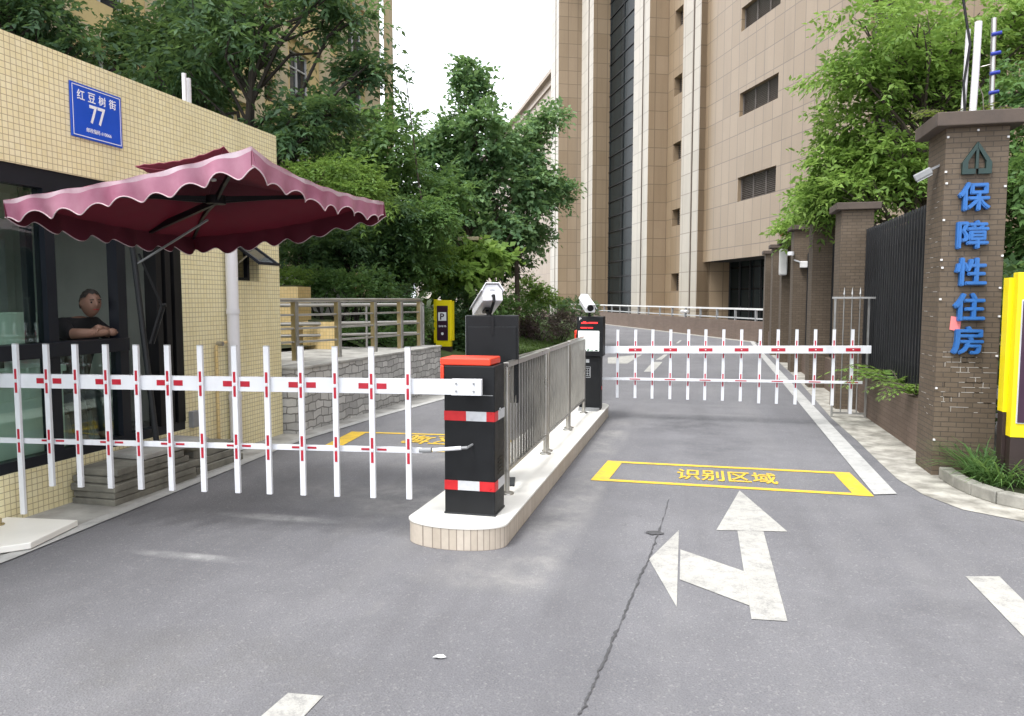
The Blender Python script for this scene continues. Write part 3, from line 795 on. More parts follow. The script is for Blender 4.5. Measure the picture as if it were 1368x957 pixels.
# doors, columns and added dark glazing in the recess
mb = MB()
for k in (6.2,):
    p = e0 + U * k - N * .9; MB().box((p.x - .45, p.y - .45, 0), (p.x + .45, p.y + .45, ZO)).build('column', M['facade'], off)
p = e0 + U * .02 - N * 1.5; q = e1 - N * 1.5; m2 = MB(); m2.quad((p.x, p.y, 0), (q.x, q.y, 0), (q.x, q.y, ZO), (p.x, p.y, ZO))
for k in range(12): pp = p.lerp(q, k / 11) + N * .04; m2.bar(pp, pp + Vector((0, 0, ZO)), .08, .08, 1)
m2.build('glass_front', [M['curtain'], M['matblk']], off)  # dark glazing added close behind the overhang to darken the recess
m2 = MB(); p = e0 + U * 4.2 - N * 6.3; q = e0 + U * 6.6 - N * 6.3; m2.bar((p + q) / 2, (p + q) / 2 + Vector((0, 0, 2.6)), 2.4, .1, up=N); m2.build('glass_door', M['wglass'], off)
mb = MB()  # roof lid and back so that it is a closed mass
far = c15 - N * 14; r1 = A + U * s1
mb.add([(c14.x, c14.y, TOP), (r1.x, r1.y, TOP), ((r1 - N * 14).x, (r1 - N * 14).y, TOP), (far.x, far.y, TOP)], [(0, 1, 2, 3)]); mb.build('roof', M['concrete'], off)

# ---- ramp wall with railing along the far bend of the road --------------------
ra, rb = Vector((-13.5, 67.3, 0)), Vector((2.62, 28.6, 0)); rd = (rb - ra).normalized(); rn = Vector((-rd.y, rd.x, 0))
mb = MB(); q = [ra, rb, rb + rn * .3, ra + rn * .3]; mb.prism([p[:2] for p in q], 0, .76)
ramp_w = mb.build('ramp_wall', M['wallbrick']); tag(ramp_w, 'long low brown wall edging the ramp below the office building', 'wall')
structure(MB().prism([p[:2] for p in (ra + rn * .31, rb + rn * .31, rb + rn * 3.2, ra + rn * 6)], 0, .55), 'ramp_road', M['concrete'], origin=(0, 0, 0))
flat('far_gutter', [[p[:2] for p in (ra - rn * .35, rb - rn * .35, rb, ra)]], M['gutter'])
rail = thing('ramp_railing', (ra + rn * .15 + Vector((0, 0, .76))), 'white topped metal railing on the low ramp wall below the office building', 'railing')
L = (rb - ra).length; up = Vector((0, 0, 1)); base = ra + rn * .15 + up * .76
MB().bar(base + up * .46, base + rd * L + up * .46, .09, .07).build('top_rail', M['offwhite'], rail)
MB().bar(base + up * .10, base + rd * L + up * .10, .05, .05).build('lower_rail', M['ltgrey'], rail)
for k in np.arange(.3, L, 1.75): MB().bar(base + rd * k, base + rd * k + up * .44, .09, .06, up=rd).build('post', M['grey'], rail)
lt = thing('twin_lamp', (base + rd * 33.4), 'small white twin headed lamp on the ramp wall', 'lamp')
MB().tube([base + rd * 33.4, base + rd * 33.4 + up * .22], .03, 8).build('stem', M['ltgrey'], lt)
for s in (-1, 1):
    p = base + rd * (33.4 + s * .22) + up * .26; MB().tube([p - up * .07, p - up * .03, p + up * .05, p + up * .08], [.05, .13, .14, .05], 12).build('head', M['offwhite'], lt, smooth=True)

# ---- yellow residential block behind the trees -------------------------------
XB = -14.5; YE = 32.4
rs = thing('residential_block', (XB, 18, .7), 'yellow rendered apartment block with dark louvred balconies behind the trees', 'building')
holes, wins, louvs = [], [], []
YB0 = 3.4
for fl in range(6):
    zb = 2.2 + fl * 3.1
    for b in range(6):
        y = YB0 + b * 4.8
        louvs.append((y + .5, y + 1.5, zb + .05, zb + 2.85)); wins.append((y + 2.6, y + 4.1, zb + .55, zb + 2.35))
mb = MB(); mb.wall((XB, 0), (0, 1), (-1, 0), 2, YE, 0, 21, louvs + wins, .3)
mb.quad((XB, YE, 0), (XB - 14, YE, 0), (XB - 14, YE, 21), (XB, YE, 21)); mb.quad((XB - 14, 2, 21), (XB, 2, 21), (XB, YE, 21), (XB - 14, YE, 21))
mb.build('rendered_wall', M['resi'], rs)
mb = MB()
for b in range(7):
    y = YB0 + b * 4.8
    mb.box((XB + .002, y, 0), (XB + .3, y + .42, 20.6)); mb.box((XB + .002, y + 1.58, 0), (XB + .3, y + 1.98, 20.6))
for fl in range(7):
    mb.box((XB + .002, 2, 1.75 + fl * 3.1), (XB + .16, YE, 2.0 + fl * 3.1))
mb.box((XB + .003, YE - .8, 0), (XB + .34, YE + .15, 20.6)); mb.box((XB - .2, 2, 20.6), (XB + .7, YE + .3, 21.1))
mb.build('stone_trim', M['resi_trim'], rs)
for h in louvs:
    m2 = MB(); m2.quad((XB - .28, h[0], h[2]), (XB - .28, h[1], h[2]), (XB - .28, h[1], h[3]), (XB - .28, h[0], h[3]), 1)
    for z in np.arange(h[2] + .08, h[3], .14): m2.bar((XB - .06, h[0], z), (XB - .06, h[1], z), .10, .03, 0, up=(.6, 0, .8))
    m2.build('louvre_screen', [M['louvre'], M['dark']], rs)
for h in wins:
    m2 = MB(); m2.quad((XB - .2, h[0], h[2]), (XB - .2, h[1], h[2]), (XB - .2, h[1], h[3]), (XB - .2, h[0], h[3]))
    w = m2.build('window', M['wglass'], rs)
    m2 = MB()
    for y in (h[0] + .03, (h[0] + h[1]) / 2, h[1] - .03): m2.bar((XB - .17, y, h[2]), (XB - .17, y, h[3]), .06)
    for z in (h[2] + .03, h[2] + 1.2, h[3] - .03): m2.bar((XB - .17, h[0], z), (XB - .17, h[1], z), .05)
    m2.build('window_frame', M['ltgrey'], w)

# ---- gatehouse booth -----------------------------------------------------------
BX = -4.75
booth = thing('gatehouse', (BX, 5, 0), 'cream mosaic tiled gatehouse with dark window frames beside the road', 'building')
YO0, YO1, YEND, ZR = .6, 6.2, 7.92, 3.48
mb = MB()
sw = (7.04, 7.5, 1.80, 2.42)
mb.wall((BX, 0), (0, 1), (-1, 0), -1.5, YEND, 0, ZR, [(YO0, YO1, .35, 2.57), sw], .2, back=False)
mb.quad((BX, YEND, 0), (-8.6, YEND, 0), (-8.6, YEND, ZR), (BX, YEND, ZR)); mb.quad((-8.6, -1.5, 0), (BX, -1.5, 0), (BX, -1.5, ZR), (-8.6, -1.5, ZR)); mb.wall((-8.6, YEND), (0, -1), (1, 0), 0, YEND + 1.5, 0, ZR, [(YEND - 4.6, YEND - 1.9, 1.15, 2.4)], .1)  # rear opening added to let daylight into the booth
mb.build('tiled_wall', M['booth'], booth)
mb = MB(); mb.box((-8.55, -1.45, ZR - .12), (BX - .1, YEND - .1, ZR - .05)); mb.build('roof', M['concrete'], booth)
mb = MB(); x0, x1, y0, y1 = -7.3, BX - .2, -1.2, 6.75
mb.wall((x0, y0), (0, 1), (-1, 0), 0, y1 - y0, .3, 2.75, [(1.9 - y0, 4.6 - y0, 1.15, 2.4)], 1.2); mb.quad((x0, y1, .3), (x1, y1, .3), (x1, y1, 2.75), (x0, y1, 2.75)); mb.quad((x1, y0, .3), (x0, y0, .3), (x0, y0, 2.75), (x1, y0, 2.75))  # matching inner opening, added to brighten the room
mb.quad((x1, YO1, .3), (x1, y1, .3), (x1, y1, 2.75), (x1, YO1, 2.75)); mb.quad((x1, y0, .3), (x1, YO0, .3), (x1, YO0, 2.75), (x1, y0, 2.75)); mb.quad((x1, YO0, 2.57), (x1, YO1, 2.57), (x1, YO1, 2.75), (x1, YO0, 2.75))
mb.build('inner_wall', M['inwall'], booth)
MB().quad((x0, y0, 2.75), (x0, y1, 2.75), (x1, y1, 2.75), (x1, y0, 2.75)).build('ceiling', M['ceil'], booth)
MB().quad((x0, y0, .3), (x1, y0, .3), (x1, y1, .3), (x0, y1, .3)).build('floor', M['concrete'], booth)
# aluminium framing
def frm(y0, y1, z0, z1, d0=-.12, d1=-.02): return MB().box((BX + d0, y0, z0), (BX + d1, y1, z1))
wf = frm(YO0, YO1, 2.43, 2.57).build('window_head', M['alu'], booth)
frm(YO0, 5.47, 1.16, 1.27, -.16, .02).build('window_sill', M['alu'], booth, bevel=.004)
frm(YO0, YO1, .35, .43).build('bottom_rail', M['alu'], booth)
for (y, w) in ((2.9, .06), (4.73, .09), (5.45, .10)):
    frm(y - w / 2, y + w / 2, .43, 1.16).build('mullion', M['alu'], booth); frm(y - w / 2, y + w / 2, 1.27, 2.43).build('mullion', M['alu'], booth)
frm(4.60, 4.66, 1.27, 2.43, -.16, -.11).build('sash_stile', M['alu'], booth)
for (y0_, y1_) in ((5.86, 5.93), (5.98, 6.05), (6.10, 6.2)): frm(y0_, y1_, .43, 2.43, -.14, -.01).build('door_frame', M['matblk'], booth)
for (y0_, y1_, z0_, z1_) in ((YO0, 2.87, 1.27, 2.43), (2.93, 4.685, 1.27, 2.43), (YO0, 2.87, .43, 1.16), (2.93, 4.685, .43, 1.16), (4.775, 5.40, .43, 1.16)):
    MB().box((BX - .075, y0_, z0_), (BX - .069, y1_, z1_)).build('window_pane', M['glass'], booth)
# furniture and fittings inside, each its own
ct = thing('counter_desk', (-5.35, 3.6, .3), 'pale green counter standing inside behind the gatehouse glass', 'counter')
MB().box((-5.65, 1.2, 1.02), (-4.99, 5.05, 1.07)).build('counter_top', M['desk'], ct); MB().box((-5.05, 1.25, .3), (-5.01, 5.03, 1.02)).build('front_panel', M['desk'], ct)
MB().box((-5.62, 1.25, .3), (-5.08, 1.29, 1.02)).build('side_panel', M['desk'], ct); MB().box((-5.62, 4.99, .3), (-5.08, 5.03, 1.02)).build('side_panel', M['desk'], ct)
mo = thing('desk_screen', (-5.3, 4.35, 1.07), 'pale flat screen back standing on the counter behind the gatehouse glass', 'screen')
MB().box((-5.22, 4.2, 1.15), (-5.18, 4.98, 1.5)).build('screen_back', M['desk'], mo, bevel=.01); MB().box((-5.23, 4.55, 1.07), (-5.17, 4.65, 1.2)).build('stand', M['matblk'], mo)
hk = thing('wall_cabinet', (-7.25, 5.2, 1.2), 'pale grey cupboard on the rear wall inside the gatehouse behind the guard', 'cabinet')
MB().box((-7.28, 4.5, .3), (-6.8, 6.2, 2.2)).build('cabinet_body', M['ltgrey'], hk, bevel=.01); MB().box((-6.798, 5.33, .35), (-6.785, 5.38, 2.15)).build('door_gap', M['dark'], hk)
nb = MB().box((-6.775, 5.45, 1.55), (-6.765, 5.85, 1.95)).build('notice', M['inwall']); tag(nb, 'grey notice sheet fixed on the cupboard inside the gatehouse', 'notice')
wallp = MB().box((x0 + .01, 6.0, 1.0), (x0 + .03, 6.4, 2.0)).build('wall_panel', M['grey']); tag(wallp, 'dark grey panel on the gatehouse rear wall seen through the doorway', 'panel')
# small awning window, pushed open
aw = MB(); aw.box((BX - .17, sw[0], sw[2]), (BX - .12, sw[0] + .04, sw[3])); aw.box((BX - .17, sw[1] - .04, sw[2]), (BX - .12, sw[1], sw[3])); aw.box((BX - .17, sw[0] + .041, sw[2]), (BX - .12, sw[1] - .041, sw[2] + .04)); aw.box((BX - .17, sw[0] + .041, sw[3] - .04), (BX - .12, sw[1] - .041, sw[3])); aw.box((BX - .17, sw[0] + .041, 2.22), (BX - .12, sw[1] - .041, 2.26))
awf = aw.build('small_window', M['alu'], booth)
m2 = MB(); a0 = Vector((BX - .1, 0, 2.23)); a1 = Vector((BX + .27, 0, 1.98)); hd = (a1 - a0).normalized()
for y in (sw[0] + .06, sw[1] - .06): m2.bar(a0 + Vector((0, y, 0)), a1 + Vector((0, y, 0)), .035, .03)
for k in (a0, a1): m2.bar(k + Vector((0, sw[0] + .043, 0)), k + Vector((0, sw[1] - .043, 0)), .035, .03)
m2.bar(a0 + Vector((0, (sw[0] + sw[1]) / 2, 0)), a1 + Vector((0, (sw[0] + sw[1]) / 2, 0)), sw[1] - sw[0] - .13, .008, 1)
m2.build('sash', [M['alu'], M['wglass']], awf)
MB().bar((BX - .1, sw[0] + .05, 1.9), (BX + .12, sw[0] + .05, 2.06), .012).build('stay', M['steel'], awf)
# rain pipe and gas pipe on the wall
rp = thing('rain_pipe', (BX + .08, 6.95, 0), 'thick grey white rain pipe running up the gatehouse wall beside the small window', 'pipe')
MB().tube([(BX + .075, 6.88, .02), (BX + .075, 6.88, 2.93), (BX + .06, 6.88, 3.0), (BX - .01, 6.88, 3.03)], .062, 16).build('pipe_run', M['pvc'], rp, smooth=True)
for z in (.55, 1.45, 2.6): MB().tube([(BX + .075, 6.88, z), (BX + .075, 6.88, z + .05)], .069, 16).build('clamp', M['pvc'], rp, smooth=True)
gp = thing('gas_pipe', (BX + .04, 6.62, 0), 'thin yellow pipe with a tap bend on the gatehouse wall', 'pipe')
MB().tube([(BX + .035, 6.64, .06), (BX + .035, 6.64, 1.12), (BX + .035, 6.66, 1.15), (BX + .06, 6.78, 1.16)], .016, 8).build('pipe_run', M['ytile'], gp, smooth=True)
MB().tube([(BX + .035, 6.66, 1.15), (BX + .10, 6.66, 1.15)], .024, 8).build('tap', M['steel'], gp, smooth=True)
vp = thing('vent_pipe', (BX - .3, 6.75, 3.42), 'white pipe standing on the gatehouse roof edge', 'pipe')
MB().tube([(BX - .22, 6.62, 3.4), (BX - .22, 6.62, 3.83)], .022, 10).build('tube', M['pvc'], vp, smooth=True); MB().tube([(BX - .22, 6.685, 3.4), (BX - .22, 6.685, 3.80)], .024, 10).build('tube', M['pvc'], vp, smooth=True)
# meter box by the doorway
bx = MB().box((BX + .003, 6.22, .36), (BX + .06, 6.32, .52)).build('junction_box', M['grey'], bevel=.006); tag(bx, 'small grey box low on the gatehouse wall beside the doorway', 'junction box')

# street number plate
pl = thing('street_number_plate', (BX + .01, 5.215, 2.86), 'blue enamel street plate reading 77 on the cream tiled gatehouse wall', 'sign')
MB().box((BX + .004, 4.95, 2.87), (BX + .018, 5.48, 3.29)).build('plate', M['blue'], pl, bevel=.003)
m2 = MB()
for (a, b, c, d) in ((4.965, 5.465, 2.885, 2.891), (4.965, 5.465, 3.269, 3.275), (4.965, 4.970, 2.8915, 3.2685), (5.460, 5.465, 2.8915, 3.2685)): m2.box((BX + .0175, a, c), (BX + .0195, b, d))
m2.build('border', M['signwhite'], pl)
for i, ch in enumerate('红豆树街'): text_mesh('character', ch, M['signwhite'], (BX + .019, 5.05 + i * .110, 3.205), (0, 1, 0), (0, 0, 1), .074, .074, .002, pl, thick=.012)
text_mesh('number', '77', M['signwhite'], (BX + .019, 5.215, 3.075), (0, 1, 0), (0, 0, 1), .165, .145, .002, pl, bold=.014)
text_mesh('postcode_text', '邮政编码 610066', M['signwhite'], (BX + .019, 5.225, 2.945), (0, 1, 0), (0, 0, 1), .26, .036, .002, pl, bold=.0)

# ================================================================== RIGHT SIDE: PILLARS, FENCE
XW = 2.27
def pillar(x0, x1, y0, y1, h, label, capo=.08, caph=.1):
    t = thing('brick_pillar', ((x0 + x1) / 2, (y0 + y1) / 2, 0), label, 'pillar', 'brown brick pillars along the fence')
    MB().box((x0, y0, 0), (x1, y1, h - caph)).build('shaft', M['brick'], t, bevel=.004)
    MB().box((x0 - capo, y0 - capo, h - caph), (x1 + capo, y1 + capo, h)).build('cap', M['coping'], t, bevel=.008)
    return t
P1 = pillar(2.11, 2.61, 7.44, 7.94, 3.22, 'tall brown brick pillar bearing five blue characters and a green house emblem', .10, .12)
PY = [11.65, 14.4, 17.4, 20.0, 22.6, 25.4]; PH = [2.97, 3.12, 3.2, 3.08, 3.15, 3.15]; PX = [2.0, 2.01, 2.04, 2.08, 2.10, 2.14]
PLAB = ['second brick pillar beside the grey spiked gate panel', 'third brick pillar, next beyond the one beside the spiked gate', 'fourth brick pillar carrying a small white lamp on an arm',
        'fifth brick pillar with a white box and a red flower on top', 'sixth brick pillar, narrow and far along the fence', 'last and farthest brick pillar at the end of the fence']
pil = [pillar(x, x + .43, y, y + .48, h, l) for x, y, h, l in zip(PX, PY, PH, PLAB)]
allY = [(7.94, 2.11)] + [(y + .48, x) for x, y in zip(PX, PY)]; st = [7.44] + PY
names = ['beside the lettered pillar', 'between the second and third pillars', 'between the third and fourth pillars', 'between the fourth and fifth pillars', 'between the fifth and sixth pillars', 'between the two farthest pillars']
for i in range(6):
    ya, yb = allY[i][0] + .003, PY[i] - .003
    w = MB().box((XW, ya, 0), (XW + .25, yb, .56)).build('low_wall', M['wallbrick'], bevel=.006)
    tag(w, 'low brown brick wall under the black fence ' + names[i], 'wall', 'low walls under the fence')
    f = thing('iron_fence', (XW + .12, (ya + yb) / 2, .56), 'black iron fence panel with close bars ' + names[i], 'fence', 'black fence panels between pillars')
    zt = 2.56
    m2 = MB(); m2.box((XW + .075, ya, zt - .05), (XW + .125, yb, zt)); m2.box((XW + .075, ya, 2.28), (XW + .125, yb, 2.32)); m2.box((XW + .075, ya, .66), (XW + .125, yb, .70)); m2.box((XW + .075, ya, .86), (XW + .125, yb, .89))
    m2.build('rail', M['iron'], f)
    m2 = MB()
    for y in np.arange(ya + .06, yb - .03, .115): m2.box((XW + .055, y, .58), (XW + .073, y + .03, zt + .03))
    m2.build('bars', M['iron'], f)
    MB().box((XW + .16, ya, .60), (XW + .166, yb, zt - .06)).build('foliage_shade_sheet', M['sheet'], f)  # near black sheet added to stand for shaded foliage behind the bars
# lettering, emblem and clips on the first pillar
for i, ch in enumerate('保障性住房'):
    zc = [2.495, 2.165, 1.84, 1.53, 1.235][i]
    text_mesh('blue_character', ch, M['letter'], (2.345, 7.41, zc), (1, 0, 0), (0, 0, 1), .235, .235, .045, P1, thick=.030)
def seg(a, b, w, h=.04, mb=None): mb.bar((a[0], 7.42, a[1]), (b[0], 7.42, b[1]), w, h, 0, up=(0, 1, 0))
m2 = MB()
m2.add([(x, y, z) for y in (7.400, 7.438) for x, z in ((2.24, 2.79), (2.355, 2.965), (2.355, 2.915), (2.285, 2.80), (2.285, 2.735), (2.345, 2.735), (2.345, 2.69), (2.24, 2.69))],
       [(7, 6, 5, 4, 3, 2, 1, 0), (8, 9, 10, 11, 12, 13, 14, 15)] + [(k, (k + 1) % 8, 8 + (k + 1) % 8, 8 + k) for k in range(8)])
m2.add([(x, y, z) for y in (7.400, 7.438) for x, z in ((2.47, 2.79), (2.358, 2.965), (2.358, 2.915), (2.425, 2.80), (2.425, 2.735), (2.367, 2.735), (2.367, 2.69), (2.47, 2.69))],
       [(0, 1, 2, 3, 4, 5, 6, 7), (15, 14, 13, 12, 11, 10, 9, 8)] + [(8 + k, 8 + (k + 1) % 8, (k + 1) % 8, k) for k in range(8)])
m2.box((2.345, 7.405, 2.735), (2.367, 7.437, 2.93))
m2.build('house_emblem', M['green_emblem'], P1)
rng = np.random.default_rng(2)
for k, (x, z) in enumerate([(2.125, 3.02), (2.12, 2.72), (2.13, 2.62), (2.12, 2.3), (2.115, 1.95), (2.125, 1.88), (2.12, 1.6), (2.12, .8), (2.12, .33), (2.595, 3.0), (2.59, 2.58), (2.595, 1.98), (2.59, 1.7), (2.595, 1.45), (2.592, 1.1), (2.36, 3.07)]):
    MB().box((x - .008, 7.425, z - .008), (x + .008, 7.442, z + .008)).build('cable_clip', M['whitemark'], P1)
# pale lime lines in the mortar
m2 = MB()
for k in range(34):
    z = .045 * rng.integers(13, 26) + .001; x = 2.12 + .4 * rng.uniform(0, 1); L_ = rng.uniform(.03, .16)
    m2.box((x, 7.4375, z), (min(x + L_, 2.6), 7.441, z + .004))
for k in range(12):
    z = .045 * rng.integers(13, 24); x = 2.12 + .0625 * rng.integers(1, 7); m2.box((x, 7.4376, z + .006), (x + .004, 7.4412, z + .045))
for k in range(30):
    z = .045 * rng.integers(12, 60) + .001; y = 7.46 + .35 * rng.uniform(0, 1); m2.box((2.1085, y, z), (2.112, y + rng.uniform(.02, .12), z + .004))
m2.build('lime_stain', M['efflo'], P1)
pp = MB().add([(2.205, 7.432, 1.33), (2.29, 7.433, 1.31), (2.298, 7.436, 1.435), (2.215, 7.436, 1.45), (2.205, 7.435, 1.33), (2.29, 7.437, 1.31), (2.298, 7.4385, 1.435), (2.215, 7.4385, 1.45)], [(0, 1, 2, 3), (7, 6, 5, 4), (0, 4, 5, 1), (1, 5, 6, 2), (2, 6, 7, 3), (3, 7, 4, 0)]).build('paper_notice', M['pinkpaper'])
tag(pp, 'pink paper stuck on the lettered brick pillar', 'notice')
fl = thing('floodlight', (2.0, 7.55, 2.72), 'grey floodlight fixed to the side of the lettered pillar', 'floodlight')
rotf = Matrix.Rotation(R(-28), 3, 'Y') @ Matrix.Rotation(R(-18), 3, 'Z')
MB().box((1.91, 7.5, 2.70), (2.06, 7.72, 2.765), rot=rotf).build('housing', M['grey'], fl, bevel=.012)
MB().box((1.92, 7.51, 2.69), (2.05, 7.71, 2.699), rot=rotf, piv=(1.985, 7.61, 2.73)).build('lens', M['ltgrey'], fl)
MB().bar((2.02, 7.61, 2.76), (2.12, 7.61, 2.81), .05, .02).build('bracket', M['grey'], fl)
# pipes, insulated pole, wire and fern on top of the lettered pillar
for (x, y, h, lb) in ((2.30, 7.66, .78, 'white pipe rising from the lettered pillar top, left one of the pair'), (2.36, 7.60, .82, 'thicker white pipe rising from the lettered pillar top, right one of the pair')):
    o = MB().tube([(x, y, 3.2), (x + .01, y, 3.22 + h * .5), (x + .015, y, 3.22 + h)], .02 if x < 2.33 else .03, 10).build('white_pipe', M['pvc'], smooth=True); tag(o, lb, 'pipe')
ep = thing('insulator_pole', (2.55, 7.72, 3.22), 'grey pole with blue insulators on the lettered pillar top', 'pole')
MB().tube([(2.55, 7.72, 3.2), (2.535, 7.72, 4.1)], .022, 10).build('pole', M['railbar'], ep, smooth=True)
for z in (3.26, 3.44, 3.61, 3.78, 3.95): MB().tube([(2.512, 7.69, z), (2.59, 7.69, z + .012)], .016, 8).build('insulator', M['blueins'], ep, smooth=True)
cb = MB().tube([(2.29, 7.56, 3.21), (2.27, 7.57, 3.5), (2.31, 7.58, 3.85), (2.27, 7.6, 4.1), (2.20, 7.6, 4.5), (2.2, 7.7, 5.2)], .011, 6).build('cable', M['matblk'], smooth=True); tag(cb, 'black cable climbing beside the white pipes on the lettered pillar', 'cable')
wr_ = MB().tube([(2.47, 7.65, 3.22), (2.45, 7.65, 3.42), (2.39, 7.65, 3.56), (2.41, 7.65, 3.66), (2.5, 7.65, 3.68)], .005, 5).build('bent_wire', M['steelbar'], smooth=True); tag(wr_, 'thin bent pale wire beside the blue insulator pole', 'wire')
rng = np.random.default_rng(8)
def fern(name, base, n, L, label, matl='fern', seed=1, cat='fern', group=None):
    rng = np.random.default_rng(seed); root = thing(name, base, label, cat, group); q = MB(); out = []
    for k in range(n):
        a = rng.uniform(0, 2 * PI); l = L * rng.uniform(.6, 1.15); d = np.array([math.cos(a), math.sin(a), rng.uniform(.5, 1.2)]); d /= np.linalg.norm(d); p = np.array(base, float); pts = [p]
        for j in range(7):
            p = p + d * l / 7; d = d + np.array([0, 0, -.2]); d /= np.linalg.norm(d); pts.append(p)
        q.tube(pts, [.006] * 4 + [.003] * 4, 4); sd_ = np.cross(d, [0, 0, 1]); sd_ /= np.linalg.norm(sd_) + 1e-6
        for j in range(1, 8):
            for sub in (0, .5):
                for s in (-1, 1):
                    b = pts[j] * (1 - sub * .5) + pts[j - 1] * sub * .5; ll = l * .26 * (1 - j / 11); e = b + (sd_ * s * .9 + (pts[j] - pts[j - 1]) / np.linalg.norm(pts[j] - pts[j - 1]) * .45 + np.array([0, 0, -.25])) * ll
                    m_ = (b + e) / 2; w = (pts[j] - pts[j - 1]) / np.linalg.norm(pts[j] - pts[j - 1]) * ll * .13
                    out.append([b, m_ + w, e, m_ - w])
    q.build('stem', M['bark'], root); quads_object('fronds', np.array(out), LF[matl], root); return root
fern('fern', (2.24, 7.75, 3.22), 16, .36, 'golden green fern growing on the lettered pillar top beside the white pipes', seed=4)
fern('fern', (2.47, 7.8, 3.22), 12, .28, 'small fern growing on the lettered pillar top beside the insulator pole', seed=9)
for i, (x, y, z, L, lb) in enumerate([(2.36, 10.3, .57, .85, 'arching fern growing through the fence by the spiked gate'), (2.36, 9.5, .57, .7, 'low fern growing along the fence foot, midway to the lettered pillar'), (2.36, 8.8, .57, .5, 'smallest fern at the fence foot nearest the lettered pillar')]):
    fern('fence_fern', (x - .04, y, z), 13, L, lb, 'bright' if i != 1 else 'lime', 20 + i, 'fern', 'ferns at the fence foot')
# small lamps and boxes on the far pillars
l4 = thing('arm_lamp', (2.0, 17.38, 2.3), 'small white lamp on an arm at the fourth pillar', 'lamp')
MB().bar((2.04, 17.42, 2.46), (2.25, 17.35, 2.38), .03).build('arm', M['ltgrey'], l4); MB().box((2.17, 17.28, 2.28), (2.32, 17.4, 2.42)).build('lamp_body', M['offwhite'], l4, bevel=.01); MB().tube([(1.98, 17.36, 2.55), (1.98, 17.36, 2.63)], .07, 10).build('globe', M['white'], l4, smooth=True)
wb = MB().box((2.0, 19.82, 2.2), (2.19, 19.99, 2.85)).build('white_box', M['offwhite'], bevel=.03); tag(wb, 'white rounded equipment box on the fifth pillar', 'box')
fw_ = thing('red_flower', (2.2, 20.1, 3.08), 'red flower in bloom on the fifth pillar top', 'flower'); MB().tube([(2.2, 20.1, 3.06), (2.2, 20.1, 3.16)], .012, 6).build('stem', M['bark'], fw_)
quads_object('petals', sprays(np.random.default_rng(1), [np.array((2.2, 20.1, 3.2))], [np.array((.13, .13, .06))], 30, 4, .05, .06, .7), M['redtape'], fw_)
# grey steel gate section with spear points
sg = thing('spiked_gate_panel', (2.05, 10.85, 0), 'narrow grey steel gate panel with three spear points by the gutter', 'gate')
yb = 10.85; MB().bar((1.78, yb, 1.62), (2.31, yb - .05, 1.62), .025, .025).build('top_bar', M['railbar'], sg)
for x in (1.82, 2.24): MB().box((x - .012, yb - .012, .0), (x + .012, yb + .012, 1.62)).build('post', M['railbar'], sg)
MB().bar((1.82, yb, .06), (2.24, yb, .06), .025, .025).build('bottom_bar', M['railbar'], sg)
for x in (1.93, 2.03, 2.13): MB().tube([(x, yb, .06), (x, yb, 1.66), (x, yb, 1.67), (x, yb, 1.76)], [.008, .008, .017, .001], 8).build('spear', M['railbar'], sg)
# strap-leaved grass clump in the bed by the pillar
gcl = thing('grass_clump', (2.5, 7.0, .07), 'dark green strap leaved grass clump at the foot of the lettered pillar', 'plant')
rng = np.random.default_rng(12); pts = [(rng.uniform(2.34, 2.75), rng.uniform(6.72, 7.25), .06) for _ in range(30)]
quads_object('leaves', blades(rng, pts, 16, .50, .015, .6, .42), LF['mid'], gcl)
# tall yellow guide sign at the right edge
ys = thing('guide_sign', (2.85, 6.9, .07), 'large yellow guide sign on a dark brown base beside the planting bed', 'sign')
MB().box((2.478, 6.925, .67), (2.52, 7.04, 1.775)).build('side_fin', M['yellow'], ys, bevel=.003); MB().box((2.481, 6.927, .07), (2.52, 7.036, .669)).build('fin_base', M['sbrown'], ys, bevel=.003)
MB().box((2.505, 6.82, .48), (3.06, 6.922, 1.815)).build('face_board', M['yellow'], ys, bevel=.003); MB().box((2.508, 6.825, .05), (3.055, 6.92, .479)).build('plinth', M['sbrown'], ys, bevel=.003)
pnl = MB().box((2.541, 6.803, .60), (3.01, 6.819, 1.59)).build('dark_panel', M['plum'], ys, bevel=.02)
MB().box((2.534, 6.806, .593), (3.017, 6.8185, 1.597)).build('panel_rim', M['ltgrey'], ys, bevel=.02)

# ================================================================== LEFT SIDE: STONE WALL, RAILING, STEPS
A0, A1 = Vector((-4.57, 7.95, 0)), Vector((-4.31, 12.35, 0))
swl = MB().prism([A0[:2], A1[:2], (A1.x - .28, A1.y), (A0.x - .28, A0.y)], 0, .76).build('stone_wall', M['stone']); tag(swl, 'low grey split stone retaining wall beside the exit lane', 'wall')
cp = MB().prism([(A0.x + .02, A0.y), (A1.x + .02, A1.y + .02), (A1.x - .32, A1.y + .02), (A0.x - .32, A0.y)], .762, .80).build('wall_coping', M['concrete'], swl, bevel=.01)
pp_ = [(-4.95, 8.05), (-5.36, 9.25), (-5.05, 9.95), (-4.82, 10.65), (-4.72, 11.45), (-4.60, 12.05)]
pp_ = [(-4.90, 8.4), (-4.83, 9.5), (-4.77, 10.4), (-4.72, 11.2), (-4.66, 11.85), (-4.60, 12.35)]
pp_ = [tuple(g(x, y, .78)[:2]) for x, y in ((395, 478), (452, 473.5), (500, 469), (535, 465.5), (561, 463))]; d0 = np.array(pp_[0]) - (np.array(pp_[1]) - np.array(pp_[0])); d00 = d0 - (np.array(pp_[1]) - np.array(pp_[0]))
pp_ = [tuple(d00), tuple(d0)] + pp_
rl = thing('terrace_railing', (pp_[2][0], pp_[2][1], .74), 'stainless terrace railing with golden posts above the stone wall', 'railing')
